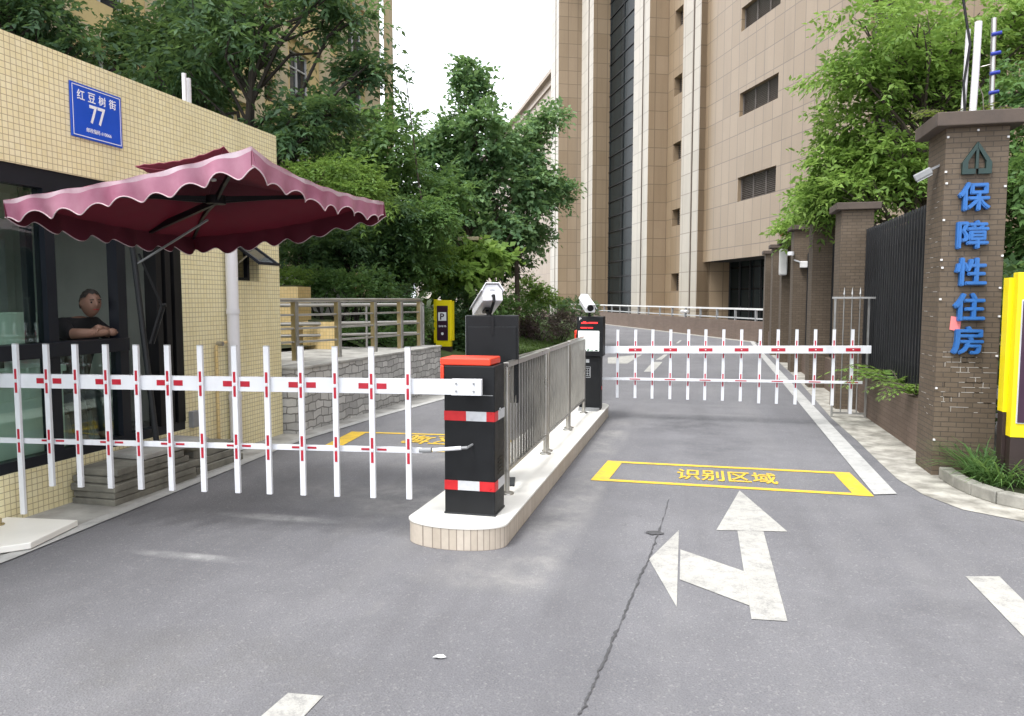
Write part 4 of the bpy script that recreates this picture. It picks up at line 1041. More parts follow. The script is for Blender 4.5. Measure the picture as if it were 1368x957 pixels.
for (x, y) in pp_[1:]:
    m2 = MB(); m2.box((x - .045, y - .03, .74), (x + .02, y + .03, 1.56)); m2.build('post', M['brass'], rl, bevel=.004)
    MB().box((x + .022, y - .03, .74), (x + .045, y + .03, 1.56)).build('post_edge', M['railbar'], rl)
for k, (z, r, m_) in enumerate(((1.585, .032, 'steel'), (1.38, .016, 'railbar'), (1.19, .016, 'railbar'), (1.0, .016, 'railbar'))):
    MB().tube([(x, y, z) for x, y in pp_], r, 10).build('handrail' if k == 0 else 'rail_bar', M[m_], rl, smooth=True)
# second railing of the ramp behind
r2 = thing('ramp_handrail', (-6.6, 11.6, .8), 'bright steel ramp railing standing behind the golden posted one', 'railing')
q0, q1 = np.array(onY(370, 407, 11.3)), np.array(onY(565, 409, 13.0)); q1[2] = q0[2] = 1.5
for z, r in ((1.5, .035), (1.18, .035), (.98, .028)): MB().tube([(q0[0], q0[1], z), (q1[0], q1[1], z)], r, 10).build('rail_bar', M['steelbar'], r2, smooth=True)
for k in (.0, .59, .645, 1.0):
    p = q0 * (1 - k) + q1 * k; MB().tube([(p[0], p[1], .72), (p[0], p[1], 1.52)], .025, 10).build('post', M['railbar'], r2, smooth=True)
# yellow tiled planters
def planter(pl, pr_, py0, Y, z1, dep, lb):
    a = onY(pl, py0, Y); b = onY(pr_, py0, Y); t = thing('tiled_planter', ((a[0] + b[0]) / 2, Y, .74), lb, 'planter')
    MB().box((a[0], Y, .72), (b[0], Y + dep, z1)).build('tiled_box', M['ytile'], t); MB().box((a[0] + .1, Y + .1, z1 - .002), (b[0] - .1, Y + dep - .1, z1 + .03)).build('soil', M['soil'], t); return a, b
planter(330, 399, 430, 11.9, onY(400, 383, 11.9)[2], .45, 'tall yellow tiled planter behind the railing next to the gatehouse')
planter(405, 450, 450, 11.75, onY(430, 430, 11.75)[2], .1, 'low yellow tiled planter behind the railing')
# stacked slabs that make the doorway step
zc = 0.0
slabs = [(-4.73, -4.34, 4.78, 5.78, .055), (-4.72, -4.33, 4.79, 5.75, .055), (-4.73, -4.32, 4.77, 5.80, .06), (-4.73, -4.36, 4.80, 5.70, .055), (-4.72, -4.34, 4.82, 5.62, .06)]
slab_lab = ['lowest grey slab of the doorway stack, on the ground', 'second slab from the ground in the doorway stack', 'middle grey slab of the doorway stack, slightly proud', 'fourth slab up in the doorway stack, near the top', 'worn pale slab on top of the doorway stack']
for i, (a, b, c, d, h) in enumerate(slabs):
    o = MB().box((a, c, zc), (b, d, zc + h - .004)).build('concrete_slab', M['slab'], bevel=.008); o.rotation_euler = (0, 0, R([.6, -.8, .4, -1.2, .8][i])); zc += h
    tag(o, slab_lab[i], 'slab', 'slabs stacked as a doorway step')
o = MB().box((-4.70, 5.16, zc + .004), (-4.34, 5.95, zc + .05)).build('concrete_slab', M['concrete'], bevel=.008); tag(o, 'single grey slab lying crooked over the doorway stack', 'slab', 'slabs stacked as a doorway step'); o.rotation_euler = (R(.5), 0, R(-2))
zc2 = 0
for i, (a, b, c, d, h, lb) in enumerate([(-4.73, -4.38, 5.83, 6.55, .07, 'bottom slab of the short pile beyond the doorway stack'), (-4.73, -4.40, 5.84, 6.50, .07, 'middle slab of the short pile beyond the doorway stack'), (-4.73, -4.41, 5.83, 6.46, .08, 'upper slab of the short pile beyond the doorway stack')]):
    o = MB().box((a, c, zc2), (b, d, zc2 + h - .004)).build('concrete_slab', M['slab'], bevel=.008); zc2 += h; tag(o, lb, 'slab', 'slabs piled beyond the doorway')
ws = thing('white_slab', (-4.45, 3.9, 0), 'white tiled foot slab under the end of the barrier fence', 'slab')
MB().prism([(-4.74, 3.55), (-4.26, 3.62), (-4.09, 3.80), (-4.19, 4.28), (-4.74, 4.22)], .012, .055).build('slab_top', M['white_tile'], ws, bevel=.006)
bt = MB().tube([(-4.62, 4.05, .055), (-4.62, 4.05, .10)], .018, 8).build('anchor_bolt', M['brass'], ws); MB().tube([(-4.62, 4.05, .056), (-4.62, 4.05, .063)], .035, 10).build('washer', M['brass'], ws)

# ================================================================== ISLAND
isl = thing('traffic_island', (-1.45, 7.2, 0), 'narrow white tiled island kerb carrying the barrier equipment', 'traffic island')
XL, XR, YN, YF = -1.84, -1.16, 4.62, 10.15
def outline(gr=0):
    xl, xr = XL - gr, XR + gr; P = []; c = (xl + xr) / 2; r = (xr - xl) / 2
    for a in np.linspace(180, 360, 25): P.append((c + r * math.cos(R(a)), YN + r * .52 * math.sin(R(a))))
    for a in np.linspace(0, 180, 25): P.append((c + .06 + (r - .03) * math.cos(R(a)) , YF + r * .9 * math.sin(R(a))))
    return P
MB().prism(outline(-.008), 0, .138).build('tiled_edge', M['side_tile'], isl)
MB().prism(outline(), .138, .155).build('tiled_top', M['white_tile'], isl, bevel=.004)

def gate(root_loc, label, cab_lbl=None):
    """barrier cabinet at the local origin, front face looking along -Y"""
    t = thing('barrier_gate', root_loc, label, 'barrier gate', 'vehicle barrier gates on the island'); return t
def cabinet(t, x0, x1, y0, y1, z0, z1):
    MB().box((x0, y0, z0), (x1, y1, z1)).build('cabinet', M['black'], t, bevel=.006)
    MB().box((x0 - .004, y0 - .002, z0), (x1 + .004, y1 + .004, z0 + .012)).build('base_plate', M['dgrey'], t)
    m2 = MB(); m2.box((x0 - .03, y0 + .006, z1 + .002), (x1 - .03, y1 + .02, z1 + .05)); m2.box((x0 - .03, y0 + .006, z1 - .12), (x0 - .003, y1 + .02, z1 + .0015)); m2.build('lid', M['red'], t, bevel=.008)
    MB().tube([(x1 + .001, (y0 + y1) / 2, z1 - .30), (x1 + .008, (y0 + y1) / 2, z1 - .30)], .012, 12).build('lock', M['ltgrey'], t)
    MB().box((x0 + .012, y0 - .0025, z1 - .195), (x1 - .012, y0 - .0005, z1 - .191)).build('seam', M['grey'], t)
    w = x1 - x0
    for k, z in enumerate((z0 + .67, z0 + .20)):
        m2 = MB(); e = (.0, .44, .84, 1.0) if k == 0 else (.0, .27, .70, 1.0)
        for j in range(3):
            m2.box((x0 + w * e[j], y0 - .004, z - .032), (x0 + w * e[j + 1], y0 - .001, z + .032), 1 if j == 1 else 0)
        m2.box((x1 + .001, y0, z - .032), (x1 + .004, y0 + (y1 - y0) * .3, z + .032), 0); m2.box((x1 + .001, y0 + (y1 - y0) * .3, z - .032), (x1 + .004, y1, z + .032), 1)
        m2.build('reflective_tape', [M['redtape'], M['silvertape']], t)
    for z in (z0 + .27, z0 + .295, z0 + .32, z0 + .345, z0 + .37): MB().box((x1 + .0008, y0 + .08, z), (x1 + .0035, y1 - .05, z + .010)).build('vent_slot', M['matblk'], t)
def picket(t, p, z0, z1, d, side, stickers, lean=0.0):
    """flat white bar on the boom at p (plan), from z0 to z1; stickers at heights"""
    n = Vector((-d.y, d.x, 0)) * side
    m2 = MB(); m2.bar(Vector((p.x, p.y, z0)), Vector((p.x, p.y, z1)), .036, .022, 0, up=n)
    for (z, h) in stickers:
        for s in (-1, 1):
            zc_ = z + s * (h / 2 + .012)
            m2.bar(Vector((p.x, p.y, zc_ - h / 2)) + n * .0122, Vector((p.x, p.y, zc_ + h / 2)) + n * .0122, .017, .002, 1, up=n)
        m2.bar(Vector((p.x, p.y, z)) + n * .0115 - d * .008, Vector((p.x, p.y, z)) + n * .0115 + d * .008, .012, .008, 0, up=n)
    m2.bar(Vector((p.x, p.y, z1)), Vector((p.x, p.y, z1 + .006)), .037, .023, 2, up=n)
    return m2.build('picket', [M['white'], M['crimson'], M['ltgrey']], t)

# ---- near barrier, boom reaching across the exit lane -----------------------------
G1 = gate((-1.45, 4.85, .155), 'near black barrier cabinet with red lid and white picket boom across the exit lane')
cabinet(G1, -1.625, -1.275, 4.72, 4.97, .155, 1.16)
pv = Vector((-1.34, 4.645, 0)); bd = Vector((-math.cos(R(6.2)), -math.sin(R(6.2)), 0)); bn = Vector((-bd.y, bd.x, 0)); bn = bn if bn.y < 0 else -bn
ZB, ZRL = 1.03, .605
LB = 3.9
m2 = MB(); m2.bar(pv + bd * .20 + up * ZB, pv + bd * LB + up * (ZB - .005), .045, .098)
def onboom(pxx, off=0.0):
    r = rdir(pxx); P_ = pv + bn * off; det = r.x * -bd.y + bd.x * r.y; t = (P_.x * -bd.y + bd.x * P_.y) / det; return r * t
pxs = [12 + 5, 55 + 3, 94 + 3, 136 + 2, 177 + 2, 219 + 2, 263 + 2, 309 + 2, 352 + 2, 398 + 2, 444 + 2, 494 + 1, 543 + 1]
pks = [onboom(x, .037) for x in pxs]
for i, p in enumerate(pks):
    if i % 2 == 1:
        for s in (-1, 1):
            c_ = p + bd * s * .062 - bn * .0135; m2.bar(c_ - bd * .034 + up * ZB, c_ + bd * .034 + up * ZB, .002, .038, 1)
m2.bar(pv + bd * .0 + up * ZB, pv + bd * .20 + up * ZB, .05, .104, 0)
m2.build('boom', [M['white'], M['crimson']], G1, bevel=.004)
for (a, z) in ((.05, .025), (.05, -.025), (.165, .025), (.165, -.025)): MB().tube([pv + bd * a + bn * .024 + up * (ZB + z), pv + bd * a + bn * .031 + up * (ZB + z)], .0075, 8).build('boom_bolt', M['grey'], G1)
MB().tube([pv + bd * .1 - bn * .02 + up * ZB, pv + bd * .1 - bn * .10 + up * ZB], .045, 14).build('pivot', M['ltgrey'], G1, smooth=True)
m2 = MB(); m2.bar(pv + bd * .40 + bn * .0 + up * ZRL, pv + bd * LB + up * (ZRL - .01), .024, .036)
for i, p in enumerate(pks):
    if i % 2 == 1:
        for s in (-1, 1): c_ = p + bd * s * .055 - bn * .0235; m2.bar(c_ - bd * .032 + up * ZRL, c_ + bd * .032 + up * ZRL, .002, .014, 1)
m2.build('lower_rail', [M['white'], M['crimson']], G1, bevel=.003)
m2 = MB(); m2.tube([pv + bd * .42 + up * ZRL, pv + bd * .34 + up * (ZRL + .002)], .019, 10, 1); m2.tube([pv + bd * .33 + up * (ZRL + .003), pv + bd * .14 + up * (ZRL + .022)], .013, 10); m2.tube([pv + bd * .14 + up * (ZRL + .022), pv + bd * .1 + up * (ZRL + .026)], .010, 8, 1)
m2.tube([pv + bd * .1 + up * (ZRL + .026), pv + bd * .08 - bn * .09 + up * (ZRL + .03)], .008, 8, 1); m2.build('tie_rod', [M['white'], M['grey']], G1, smooth=True)
for i, p in enumerate(pks): picket(G1, p, .075 if i == 0 else .285, 1.285, bd, 1 if (Vector((-bd.y, bd.x, 0)).dot(bn) > 0) else -1, [(ZB, .072), (ZRL, .072)])

# ---- far barrier, boom reaching across the entry lane ---------------------------------
G2 = gate((-1.38, 10.1, .155), 'far barrier gate behind the lit terminal with its white picket boom across the entry lane')
cabinet(G2, -1.56, -1.25, 10.02, 10.27, .155, 1.13)
pv2 = Vector((-1.3, 9.95, 0)); fd = Vector((math.cos(R(.6)), math.sin(R(.6)), 0)); fn = Vector((0, -1, 0))
def onfar(pxx, off):
    r = rdir(pxx); P_ = pv2 - fn * off; det = r.x * -fd.y + fd.x * r.y; t = (P_.x * -fd.y + fd.x * P_.y) / det; return r * t
zf = lambda p: .93 + .016 * (p.x + 1.2)
zl = lambda p: .545 + .008 * (p.x + 1.2)
pf = [onfar(x, .036) for x in (826, 850, 873, 897, 921, 944, 968, 992, 1017, 1041, 1066, 1091, 1116, 1141)]
pe = onfar(1166, 0)
m2 = MB(); m2.bar(pv2 + up * zf(pv2), pe + up * zf(pe), .045, .095)
for i, p in enumerate(pf):
    if i % 2 == 1: c_ = p + fn * .0595; m2.bar(c_ - fd * .085 + up * (zf(p) - .003), c_ + fd * .085 + up * zf(p), .002, .042, 1); m2.bar(c_ + fn * .001 - fd * .008 + up * zf(p), c_ + fn * .001 + fd * .008 + up * zf(p), .003, .012, 0)
m2.build('boom', [M['white'], M['crimson']], G2, bevel=.004)
m2 = MB(); q_ = onfar(1156, 0); s_ = pv2 + fd * .1
m2.bar(s_ + up * zl(s_), q_ + up * zl(q_), .024, .034)
for i, p in enumerate(pf):
    if i % 2 == 1: c_ = p + fn * .049; m2.bar(c_ - fd * .07 + up * zl(p), c_ + fd * .07 + up * zl(p), .002, .013, 1)
m2.build('lower_rail', [M['white'], M['crimson']], G2, bevel=.003)
m2 = MB(); m2.tube([s_ + up * zl(s_), s_ - fd * .12 + up * (zl(s_) + .01)], .018, 10, 1); m2.build('tie_rod', [M['white'], M['grey']], G2)
for i, p in enumerate(pf):
    picket(G2, p, .17 if i == 13 else (.29 if i < 8 else .27), 1.205 + .01 * p.x, fd, -1, [(zf(p), .10), (zl(p), .07)])

# ---- entry recognition terminal -----------------------------------------------------
T2 = thing('entry_terminal', (-1.33, 9.8, .155), 'black entry terminal with red led text, lit white panel and keypad', 'parking terminal')
MB().box((-1.47, 9.70, .155), (-1.19, 9.90, .86)).build('body', M['black'], T2, bevel=.008); MB().box((-1.50, 9.66, .86), (-1.16, 9.92, 1.375)).build('head', M['black'], T2, bevel=.006)
MB().box((-1.48, 9.655, .93), (-1.21, 9.659, 1.19)).build('lit_panel', M['screen'], T2)
for (a, b, z, h) in ((-1.44, -1.36, 1.285, .014), (-1.35, -1.23, 1.287, .017), (-1.45, -1.37, 1.225, .013), (-1.36, -1.29, 1.226, .012), (-1.42, -1.38, 1.30, .01)): MB().box((a, 9.656, z), (b, 9.6595, z + h)).build('led_text', M['redled'], T2)
text_mesh('letter', 'P', M['whitemark'], (-1.455, 9.658, 1.345), (1, 0, 0), (0, 0, 1), .028, .036, .002, T2, bold=.01)
rg = np.random.default_rng(4); m2 = MB()
for _ in range(26):
    a = rg.uniform(-1.475, -1.23); m2.box((a, 9.6535, .932), (a + .012, 9.6548, .932 + rg.uniform(.006, .03)))
m2.build('panel_print', M['ytile'] if False else mat('green print', (.03, .16, .05), .5, .1), T2)
MB().box((-1.44, 9.695, .775), (-1.34, 9.699, .82)).build('card_reader', M['graymark'], T2)
m2 = MB()
for k in range(5): m2.box((-1.45 + .028 * k, 9.696, .60), (-1.446 + .028 * k, 9.6992, .70))
for k in range(4): m2.box((-1.4455, 9.6962, .60 + .032 * k), (-1.3385, 9.6991, .604 + .032 * k))
for (a, b, c, d) in ((-1.468, -1.322, .578, .583), (-1.468, -1.322, .717, .722), (-1.468, -1.463, .5835, .7165), (-1.327, -1.322, .5835, .7165)): m2.box((a, 9.696, c), (b, 9.6992, d))
m2.build('keypad', M['graymark'], T2)
MB().prism([(-1.46, 9.56), (-1.22, 9.56), (-1.20, 9.69), (-1.47, 9.69)], .155, .185).build('foot_wedge', M['grey'], T2)
MB().box((-1.186, 9.74, .42), (-1.182, 9.80, .46)).build('red_light', M['redtape'], T2)
def bullet_camera(base, p0, p1, w, h, label, glass_front=True, rear_detail=False):
    """housing from p0 (lens end) to p1 (rear) with sunshield"""
    t = thing('bullet_camera', base, label, 'security camera', 'plate reading cameras on the island')
    a, b = Vector(p0), Vector(p1); d = (a - b).normalized(); x = d.cross(up).normalized(); u = x.cross(d)
    prof = [(-.5, -.5), (.5, -.5), (.5, .12), (.30, .5), (-.30, .5), (-.5, .12)]
    m2 = MB(); P = [b + x * px_ * w + u * pz * h for px_, pz in prof] + [a + x * px_ * w + u * pz * h for px_, pz in prof]
    m2.add(P, [(0, 1, 2, 3, 4, 5), (11, 10, 9, 8, 7, 6)] + [(k, k + 6, (k + 1) % 6 + 6, (k + 1) % 6) for k in range(6)]); m2.build('housing', M['white'], t, bevel=.006)
    m2 = MB(); pr2 = [(-.58, .10), (-.34, .58), (.34, .58), (.58, .10)]; o1 = [b - d * .02, a + d * .06]
    P = [q + x * px_ * w + u * pz * h for q in o1 for px_, pz in pr2] + [q + x * px_ * w * .95 + u * (pz * h - .006) for q in o1 for px_, pz in pr2]
    m2.add(P, [(0, 1, 5, 4), (1, 2, 6, 5), (2, 3, 7, 6), (8, 12, 13, 9), (9, 13, 14, 10), (10, 14, 15, 11), (0, 8, 9, 1), (1, 9, 10, 2), (2, 10, 11, 3), (4, 5, 13, 12), (5, 6, 14, 13), (6, 7, 15, 14), (0, 4, 12, 8), (3, 11, 15, 7)]); m2.build('sunshield', M['white'], t)
    MB().tube([a + d * .001, a + d * .004], min(w, h) * .36, 16).build('lens', M['matblk'], t)
    foot = Vector(base); mid_ = (a + b) / 2 - u * h * .5
    m2 = MB(); m2.tube([foot, Vector((foot.x, foot.y, mid_.z - .05)), mid_ - u * .02, mid_ + u * .004], .018, 10); m2.bar(mid_ - d * .05 - u * .012, mid_ + d * .05 - u * .012, .06, .02); m2.build('bracket', M['matblk'], t, smooth=False)
    if rear_detail:
        MB().tube([b - d * .002 - u * h * .2, b - d * .035 - u * h * .25, b - d * .03 - u * h * .6, foot - d * .02 + up * .02], .012, 8).build('cable', M['matblk'], t, smooth=True); m2 = MB(); m2.box((-.02, -.003, -.006), (.02, .003, .006)); 
        MB().bar(b - d * .003 + u * h * .16 - x * .02, b - d * .003 + u * h * .16 + x * .02, .003, .006).build('rear_mark', M['graymark'], t)
    return t
bullet_camera((-1.36, 9.82, 1.375), (-1.31, 9.55, 1.485), (-1.45, 9.95, 1.60), .125, .115, 'white bullet camera on top of the lit entry terminal, lens towards the road')

# ---- exit terminal seen from behind --------------------------------------------------
T1 = thing('exit_terminal', (-1.5, 5.62, .155), 'large plain black back of the exit display terminal behind the near cabinet', 'parking terminal')
rt1 = Matrix.Rotation(R(12), 3, 'Z'); pc = (-1.53, 5.62, 0)
def tb(a, b): return MB().box(a, b, rot=rt1, piv=pc)
tb((-1.735, 5.55, .80), (-1.33, 5.72, 1.475)).build('display_box', M['black'], T1, bevel=.005)
tb((-1.718, 5.538, .86), (-1.347, 5.5495, 1.39)).build('back_door', M['dgrey'] if False else M['black'], T1, bevel=.003)
tb((-1.738, 5.548, .80), (-1.7355, 5.722, 1.475)).build('side_trim', M['grey'], T1)
for z in (1.0, 1.025, 1.05, 1.075): tb((-1.47, 5.534, z), (-1.41, 5.5375, z + .008)).build('vent_slot', M['grey'], T1)
tb((-1.72, 5.56, .17), (-1.42, 5.71, .799)).build('lower_body', M['black'], T1, bevel=.005)
tb((-1.76, 5.50, .155), (-1.36, 5.75, .17)).build('base_plate', M['dgrey'], T1)
tb((-1.54, 5.53, 1.33), (-1.52, 5.5375, 1.475)).build('cable_channel', M['matblk'], T1)
bullet_camera((-1.55, 5.60, 1.47), tuple(onY(643, 413, 5.93)), tuple(onY(658, 391, 5.55)), .155, .13, 'white bullet camera on the exit terminal, seen from behind and aimed away', rear_detail=True)

# ---- steel guard rails on the island ---------------------------------------------------
def guard(y0, y1, x, label):
    t = thing('guard_rail', (x, (y0 + y1) / 2, .155), label, 'railing', 'stainless guard rails on the island')
    for z, w in ((1.12, .045), (.33, .032)): MB().bar((x, y0, z), (x, y1, z), w, w * .8).build('top_rail' if z > 1 else 'bottom_rail', M['steel'], t, bevel=.004)
    for y in (y0 + .02, y1 - .02):
        MB().tube([(x, y, .155), (x, y, 1.11)], .021, 12).build('post', M['steel'], t, smooth=True)
        MB().tube([(x, y, .1555), (x, y, .165), (x, y, .175)], [.055, .052, .024], 14).build('base_flange', M['steel'], t, smooth=True)
    for y in np.arange(y0 + .10, y1 - .05, .098): MB().bar((x, y, .345), (x, y, 1.105), .017, .017).build('bar', M['steelbar'], t)
guard(5.30, 6.82, -1.345, 'stainless guard rail section nearest the exit terminal on the island')
guard(6.92, 8.14, -1.355, 'middle stainless guard rail section on the island')
guard(8.24, 9.42, -1.365, 'stainless guard rail section next to the lit entry terminal')

# ---- yellow parking sign in the garden ------------------------------------------------
ps = thing('parking_sign', (-5.72, 16.6, .1), 'small yellow parking sign with a white P beyond the stone wall', 'sign')
a, b = onY(580, 450, 16.6), onY(604, 450, 16.6); zt, zb_ = 1.6, .50
MB().box((a[0], 16.58, zb_ + .08), (a[0] + .06, 16.72, zt)).build('side_fin', M['yellow'], ps, bevel=.004)
MB().box((a[0] + .061, 16.55, zb_), (b[0] - .03, 16.70, zt - .02)).build('face_board', M['yellow'], ps, bevel=.004); MB().box((b[0] - .029, 16.57, zb_ + .14), (b[0] + .02, 16.71, zt - .04)).build('edge_fin', M['yellow'], ps)
MB().box((a[0] + .05, 16.56, .05), (b[0] - .02, 16.69, zb_ - .001)).build('plinth', M['sbrown'], ps)
xc = (a[0] + b[0]) / 2 + .005; MB().box((xc - .135, 16.535, .64), (xc + .135, 16.549, 1.45)).build('dark_panel', M['plum'], ps, bevel=.05)
MB().box((xc - .10, 16.528, 1.10), (xc + .10, 16.5345, 1.30)).build('white_square', M['signwhite'], ps, bevel=.01)
text_mesh('letter', 'P', M['plum'], (xc, 16.5265, 1.20), (1, 0, 0), (0, 0, 1), .10, .145, .002, ps, bold=.02)
text_mesh('small_text', '停车场', M['signwhite'], (xc, 16.5335, .975), (1, 0, 0), (0, 0, 1), .19, .05, .002, ps, bold=.01)
MB().tube([(xc, 16.5345, .80), (xc, 16.530, .80)], .035, 6).build('arrow_mark', M['signwhite'], ps)
# garden lamp behind the camera
gl = thing('garden_lamp', onY(628, 380, 19.0) * np.array([1, 1, 0]) + np.array([0, 0, .9]), 'flat topped garden lamp post standing among the shrubs', 'street lamp')
p = Vector(onY(628, 322, 19.0)); MB().tube([(p.x, p.y, .8), (p.x, p.y, p.z)], .045, 10).build('pole', M['matblk'], gl, smooth=True); MB().tube([(p.x, p.y, p.z - .45), (p.x, p.y, p.z - .02)], [.1, .14], 10).build('lantern', M['matblk'], gl, smooth=True); MB().box((p.x - .28, p.y - .2, p.z), (p.x + .28, p.y + .2, p.z + .09)).build('cap', M['resi_trim'], gl, bevel=.01)

# litter on the asphalt
pc_ = g(587, 880); rng = np.random.default_rng(2); m2 = MB()
q = [(pc_[0] + x, pc_[1] + y, .004 + z) for x, y, z in ((-.03, -.005, 0), (-.01, -.014, .008), (.012, -.008, .003), (.032, .0, .006), (.012, .012, .010), (-.015, .010, .005))]
q2 = [(x, y, z + .002) for x, y, z in q]; m2.add(q + q2, [(5, 4, 3, 2, 1, 0), (6, 7, 8, 9, 10, 11)] + [(k, (k + 1) % 6, (k + 1) % 6 + 6, k + 6) for k in range(6)])
tag(m2.build('paper_scrap', M['paper']), 'crumpled white paper scrap lying on the near asphalt', 'litter')

# ================================================================== UMBRELLA
def Rm(a, b, c): return Matrix.Rotation(a, 3, 'Z') @ Matrix.Rotation(b, 3, 'Y') @ Matrix.Rotation(c, 3, 'X')
UC = Vector((-3.40, 4.84, 2.31)); UM = Rm(-.009, -.136, -.051); S = .912; APX = .17
ub = thing('cantilever_umbrella', (-4.5, 5.38, .0), 'faded maroon cantilever umbrella with scalloped edge tilted over the gatehouse window', 'umbrella')
def U_(x, y, z): return UC + UM @ Vector((x, y, z))
corners = [(1, -1), (1, 1), (-1, 1), (-1, -1)]
ni, nj = 10, 18
SAG = (.072, .05, .03, .030); SKW = (.72, 1, 1, 1.25)
def canopy(scale, zoff, name, m_out, m_in, parent, apx=APX, size=S, t=.004):
    mb = MB()
    for s in range(4):
        c0_, c1_ = Vector(corners[s]), Vector(corners[(s + 1) % 4])
        for lay in (0, 1):
            o = len(mb.v)
            for i in range(ni + 1):
                for j in range(nj + 1):
                    e = c0_.lerp(c1_, j / nj) * (i / ni) * size; f = i / ni
                    z = apx * (1 - f) ** 1.0 - .030 * math.sin(PI * f) - SAG[s] * (f ** 2) * math.sin(PI * (j / nj) ** SKW[s]) - lay * t + .004 * math.sin(j * 2.3 + s) * f
                    mb.v.append(tuple(U_(e.x, e.y, z + zoff)))
            for i in range(ni):
                for j in range(nj):
                    q = (o + i * (nj + 1) + j, o + (i + 1) * (nj + 1) + j, o + (i + 1) * (nj + 1) + j + 1, o + i * (nj + 1) + j + 1)
                    mb.f.append(q if lay == 0 else tuple(reversed(q))); mb.m.append(lay)
    return mb.build(name, [m_out, m_in], parent, smooth=True)
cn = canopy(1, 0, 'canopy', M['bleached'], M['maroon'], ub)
# scalloped valance, one strip per side, with its pale hem
mb = MB(); hm = MB(); NJ = 96
for s in range(4):
    c0_, c1_ = Vector(corners[s]), Vector(corners[(s + 1) % 4]); out = Vector(((c0_ + c1_) / 2)); out.normalize(); rows = {0: [], 1: []}; hp = []
    for j in range(NJ + 1):
        t = j / NJ; e = c0_.lerp(c1_, t) * S; zt = -SAG[s] * math.sin(PI * t ** SKW[s]) + .004 * math.sin(t * nj * 2.3 + s)
        k = 8; sc = .5 - .5 * math.cos(2 * PI * t * k); dr = .108 + .05 * sc + .010 * math.sin(t * 17 + s)
        wv = (.016 * math.sin(t * PI * 2 * k + s) + .012 * math.sin(t * 31 + 2 * s))
        n3 = 5
        for r in range(n3 + 1):
            f = r / n3
            for lay in (0, 1):
                q = e + out * (wv * f - .012 * f + (.0 if lay == 0 else -.004)); rows[lay].append(tuple(U_(q.x, q.y, zt - dr * f)))
        q = e + out * (wv - .012 + .002); hp.append(U_(q.x, q.y, zt - dr))
    for lay in (0, 1):
        o = len(mb.v); mb.v += rows[lay]
        for j in range(NJ):
            for r in range(n3):
                q = (o + j * (n3 + 1) + r, o + j * (n3 + 1) + r + 1, o + (j + 1) * (n3 + 1) + r + 1, o + (j + 1) * (n3 + 1) + r)
                mb.f.append(q if lay == 0 else tuple(reversed(q))); mb.m.append(2 if lay == 0 and r == 0 else lay)
    hm.tube(hp, .0038, 5)
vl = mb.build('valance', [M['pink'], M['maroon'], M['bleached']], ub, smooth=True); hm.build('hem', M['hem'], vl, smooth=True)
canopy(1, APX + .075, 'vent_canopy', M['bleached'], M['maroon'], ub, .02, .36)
MB().tube([U_(0, 0, APX - .02), U_(0, 0, APX + .10), U_(0, 0, APX + .112), U_(0, 0, APX + .12)], [.02, .02, .026, .01], 14).build('top_knob', M['offwhite'], ub, smooth=True)
hub = U_(0, 0, .02)
MB().tube([hub - up * .04, hub + up * .02], .07, 14).build('hub', M['matblk'], ub, smooth=True)
for (x, y) in corners:
    e = U_(x * S * .97, y * S * .97, -.012); MB().bar(hub, U_(x * S * .5, y * S * .5, APX * .5 - .05), .022, .03).build('rib', M['matblk'], ub); MB().bar(U_(x * S * .5, y * S * .5, APX * .5 - .05), e, .02, .026).build('rib', M['matblk'], ub)
    MB().bar(hub - up * .03, U_(x * S * .42, y * S * .42, APX * .5 - .05), .016, .016).build('strut', M['matblk'], ub)
ms = Vector((-4.54, 5.52, .345)); mt = Vector((-4.58, 5.36, 2.12))
MB().tube([ms - up * .0, mt], .024, 12).build('mast', M['dgrey'], ub, smooth=True)
MB().bar(mt - up * .02, hub - up * .02, .03, .045).build('arm', M['matblk'], ub)
MB().bar(Vector((-4.55, 5.39, 1.9)), U_(-.3, .3, -.01) - up * .03, .012, .014).build('brace', M['grey'], ub)
m2 = MB(); a = Vector((-4.55, 5.40, 1.98)); b = Vector((-4.44, 5.52, 1.55)); c = Vector((-4.53, 5.47, 1.22)); m2.bar(a, b, .014, .018); m2.bar(b, c, .014, .018); m2.bar(b + Vector((.0, .03, -.02)), c + Vector((.0, .04, .0)), .014, .018)
m2.tube([b - Vector((.02, 0, 0)), b + Vector((.03, .02, 0))], .016, 8); m2.build('crank_linkage', M['matblk'], ub)
MB().prism([(-4.62, 5.44), (-4.46, 5.44), (-4.46, 5.60), (-4.62, 5.60)], .345, .357).build('base_plate', M['dgrey'], ub)

# ================================================================== PERSON at the window
pr_ = thing('person', (-5.02, 5.34, .3), 'person in a black shirt leaning folded arms on the gatehouse window sill', 'person')
def skin(name, verts, edges, radii, material, parent, sub=2, root=0):
    me = bpy.data.meshes.new(name); og = worg(parent); me.from_pydata([tuple(Vector(v) - og) for v in verts], edges, []); o = bpy.data.objects.new(name, me); C.objects.link(o); o.parent = parent
    o.modifiers.new('skin', 'SKIN'); 
    for i, r in enumerate(radii):
        sv = me.skin_vertices[0].data[i]; sv.radius = (r, r) if not isinstance(r, tuple) else r; sv.use_root = (i == root)
    s = o.modifiers.new('sub', 'SUBSURF'); s.levels = sub; s.render_levels = sub
    dg = bpy.context.evaluated_depsgraph_get(); dg.update(); me2 = bpy.data.meshes.new_from_object(o.evaluated_get(dg)); o.modifiers.clear(); o.data = me2
    me2.materials.clear(); me2.materials.append(material); me2.polygons.foreach_set('use_smooth', [True] * len(me2.polygons)); return o
px0, py0 = -5.06, 5.35
ZS = 1.275      # sill top
